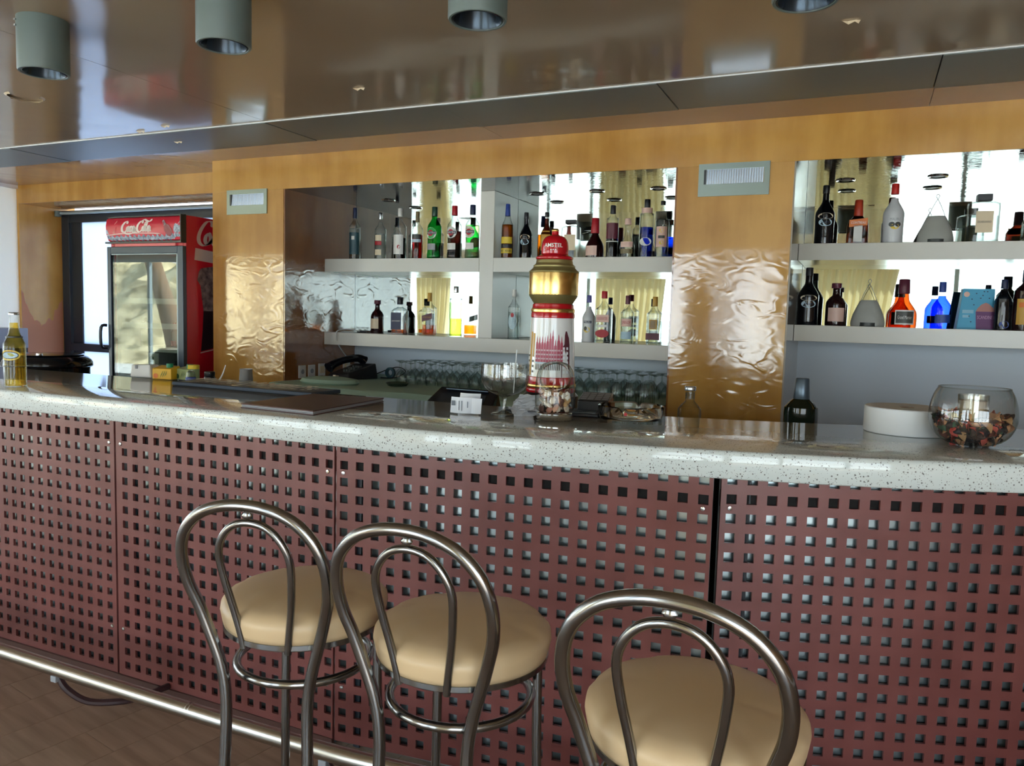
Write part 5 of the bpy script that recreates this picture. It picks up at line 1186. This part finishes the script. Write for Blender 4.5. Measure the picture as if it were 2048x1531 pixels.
# menu-side odds: steel cup, bottles, cartons, napkins
t = thing('steel_cup', 'small steel measuring cup behind the bar mat', 'cup', (-2.56, 2.765 - .06, BZ), 0); t.location = (-2.545, 2.70, BZ + .001)
t.location = (-2.60, 2.755, BZ)
obj('cup', lathe([(.0, 0), (.030, 0), (.032, .003), (.028, .072), (.030, .075), (.027, .074), (.026, .01), (0, .008)], 28, caps=False), pm('brushed_cup', c(200, 202, 204), .32, .85), t)
t = thing('syrup_bottle', 'small dark bottle with black cap in front of the fridge side', 'bottle', (-2.79, 2.72, BZ), 0)
obj('body', lathe([(0, 0), (.024, 0), (.026, .004), (.026, .028), (.022, .034), (0, .034)], 20), BLACKG, t)
obj('cap', lathe([(.023, .034), (.024, .036), (.024, .052), (.021, .055), (0, .055)], 20), BLACK, t)
t = thing('blue_lid_tub', 'low clear tub with blue foot beside the green carton', 'tub', (-2.90, 2.71, BZ), 0)
obj('base', lathe([(0, 0), (.022, 0), (.025, .004), (.023, .022), (0, .022)], 20), K_BLUE, t)
obj('top', lathe([(.022, .022), (.019, .045), (.008, .052), (0, .052)], 20), CLEAR, t)
t = thing('juice_jar', 'small jar with yellow lid behind the green carton', 'jar', (-2.955, 2.78, BZ), 0)
obj('jar', lathe([(0, 0), (.026, 0), (.028, .004), (.026, .055), (0, .055)], 20), CLEAR, t)
obj('lid', lathe([(.026, .055), (.027, .057), (.027, .073), (.024, .075), (0, .075)], 20), K_YEL, t)
def carton(x, y, mt, capm, leafm, label, rz):
    t = thing('juice_carton', label, 'carton', (x, y, BZ), math.radians(rz), 'juice cartons')
    w, d, h = .055, .032, .052
    V = [(-w, -d, 0), (w, -d, 0), (w, d, 0), (-w, d, 0), (-w, -d, h), (w, -d, h), (w, d, h + .012), (-w, d, h + .012)]
    obj('box', (V, box(0, 1, 0, 1, 0, 1)[1]), mt, t, smooth=False, bevel=.003)
    obj('cap', move(cyl(.016, 0, .020, 18), .022, 0, h + .004), capm, t)
    y_ = -d - .0015
    obj('leaf_print', [([(-.01 + .012 * k, y_, .004 + .004 * k), (.004 + .012 * k, y_, .026), (.012 + .010 * k, y_, .046), (-.002 + .012 * k, y_, .024)], [(0, 1, 2, 3)]) for k in range(3)], leafm, t, smooth=False)
    obj('fruit_print', [([(-.034 + .014 * math.cos(a), y_, .016 + .012 * math.sin(a)) for a in [PI * k / 8 for k in range(16)]], [tuple(range(16))])], leafm if mt is not K_YCART else K_ORANGE, t, smooth=False)
K_YCART = cm('carton_yellow', 228, 178, 40); K_GCART = cm('carton_green', 156, 170, 120); K_CAPG = cm('cap_green', 20, 130, 84)
carton(-3.10, 2.745, K_YCART, K_CAPG, cm('leaf', 44, 110, 50), 'yellow juice carton with green screw cap', 8)
carton(-3.00, 2.785, K_GCART, K_CAPG, cm('leaf_dark', 30, 74, 46), 'pale green juice carton with green screw cap', -12)
t = thing('napkin_holder', 'white napkin dispenser at the left end of the cartons', 'napkin holder', (-3.26, 2.76, BZ), math.radians(12))
V = [(-.06, -.04, 0), (.06, -.04, 0), (.06, .04, 0), (-.06, .04, 0), (-.056, -.032, .062), (.05, -.032, .066), (.05, .04, .062), (-.056, .04, .06)]
obj('case', (V, box(0, 1, 0, 1, 0, 1)[1]), K_WHITE, t, smooth=False, bevel=.008)
obj('clip', box(-.028, -.018, -.041, -.034, .042, .06), K_GREY, t, smooth=False)
t = obj('white_cord', tube(cat([(-2.765, 2.74, BZ + .004), (-2.755, 2.75, BZ + .02), (-2.745, 2.76, BZ + .05), (-2.735, 2.765, BZ + .085)], 5), lambda u: .0045 - .002 * u, 8), K_WHITE); t['label'] = 'short white cord end sticking up behind the bar mat'; t['category'] = 'cable'
# beer bottle at the left edge
bottle('beer', 'clear bottle of golden beer at the left edge of the bar', (-3.235, 2.09, BZ), .312, .042, CLEAR, (.965, K_SILVER, 1.1), (L_BEER, .86), [dict(k='oval', m=K_YEL, z=(.36, .50), a=1.0, o=.5), dict(k='oval', m=K_DARKGREY, z=(.38, .48), a=.85, o=.5), dict(k='oval', m=K_LBLUE, z=(.39, .47), a=.75, o=.5), dict(k='band', m=K_DARKGREY, z=(.66, .68)), dict(k='band', m=K_DARKGREY, z=(.275, .285))], turn=0)
# register behind the bar
t = thing('cash_register', 'low black till display rising behind the bar by the receipts', 'till', (-1.555, 2.93, .94), math.radians(-4))
V = [(-.17, -.05, 0), (.17, -.05, 0), (.17, .10, 0), (-.17, .10, 0), (-.17, -.05, .13), (.17, -.05, .13), (.15, .05, .205), (-.14, .05, .205)]
obj('body', (V, box(0, 1, 0, 1, 0, 1)[1]), BLACKG, t, smooth=False, bevel=.006)
obj('screen', [([(-.12, -.0395, .139), (.12, -.0395, .139), (.11, .018, .182), (-.11, .018, .182)], [(0, 1, 2, 3)])], pm('lcd', c(34, 42, 50), .1), t, smooth=False)
obj('highlight_strip', [box(-.10, .11, .028, .034, .196, .1995)], pm('strip_blue', c(84, 108, 140), .3), t, smooth=False)
# service side left: dark drum, coffee machine on a cabinet
t = thing('lidded_drum', 'black rounded lidded drum behind the left end of the bar', 'drum', (-4.95, 3.42, 0), 0)
obj('body', lathe([(0, 0), (.22, 0), (.24, .02), (.25, .98), (.25, 1.045), (0, 1.045)], 40), BLACKG, t)
obj('lid', lathe([(q.x, q.z) for q in cat([(.262, 0, 1.045), (.268, 0, 1.055), (.262, 0, 1.085), (.235, 0, 1.112), (.21, 0, 1.124), (.205, 0, 1.130), (0.0, 0, 1.134)], 3)], 40, caps=False), BLACKG, t)
obj('rim', lathe([(.264, 1.048), (.270, 1.052), (.264, 1.056)], 40, caps=False), CHROME, t)
obj('knob', move(lathe([(0, 0), (.02, 0), (.018, .016), (0, .018)], 12), .12, -.14, 1.125), CHROME, t)
t = thing('side_cabinet', 'low cabinet against the left wall under the coffee machine', 'cabinet', (-6.51, 4.05, 0), 0)
obj('body', box(-.38, .38, -.45, .40, 0.06, 1.0), WHITE, t, smooth=False)
obj('top', box(-.39, .40, -.47, .41, 1.0, 1.03), K_DARKGREY, t, smooth=False)
obj('plinth', box(-.36, .36, -.42, .38, 0, .06), BLACK, t, smooth=False)
obj('door', [box(-.37, -.005, -.468, -.451, .08, .98), box(.005, .37, -.468, -.451, .08, .98)], K_WHITE, t, smooth=False)
t = thing('coffee_machine', 'white and steel coffee machine at the far left wall', 'coffee machine', (-6.68, 4.12, 1.03), 0)
obj('body', box(-.2, .10, -.12, .20, .07, .22), K_WHITE, t, smooth=False, bevel=.01)
obj('side_panel', box(.11, .15, -.15, .22, .05, .22), K_GREY, t, smooth=False, bevel=.004)
obj('base', box(-.2, .14, -.26, .22, 0.01, .05), BLACK, t, smooth=False)
obj('drip_tray', box(-.2, .19, -.30, -.10, .045, .058), K_DARKGREY, t, smooth=False)
obj('window', [box(-.02, .03, -.125, -.121, .14, .20)], K_TEAL, t, smooth=False)
obj('top_rail', tube(cat([(-.18, -.10, .22), (-.18, -.10, .29), (-.05, -.12, .30), (.08, -.10, .29), (.08, -.1, .22)], 5), .007, 8), BLACK, t)
obj('steam_arm', tube(cat([(.05, -.11, .20), (.10, -.18, .20), (.13, -.2, .16), (.13, -.2, .1)], 5), .008, 8), CHROME, t)
obj('foot', [cyl(.018, 0, .011, 12, x, y) for x in (-.17, .11) for y in (-.2, .18)], BLACK, t)
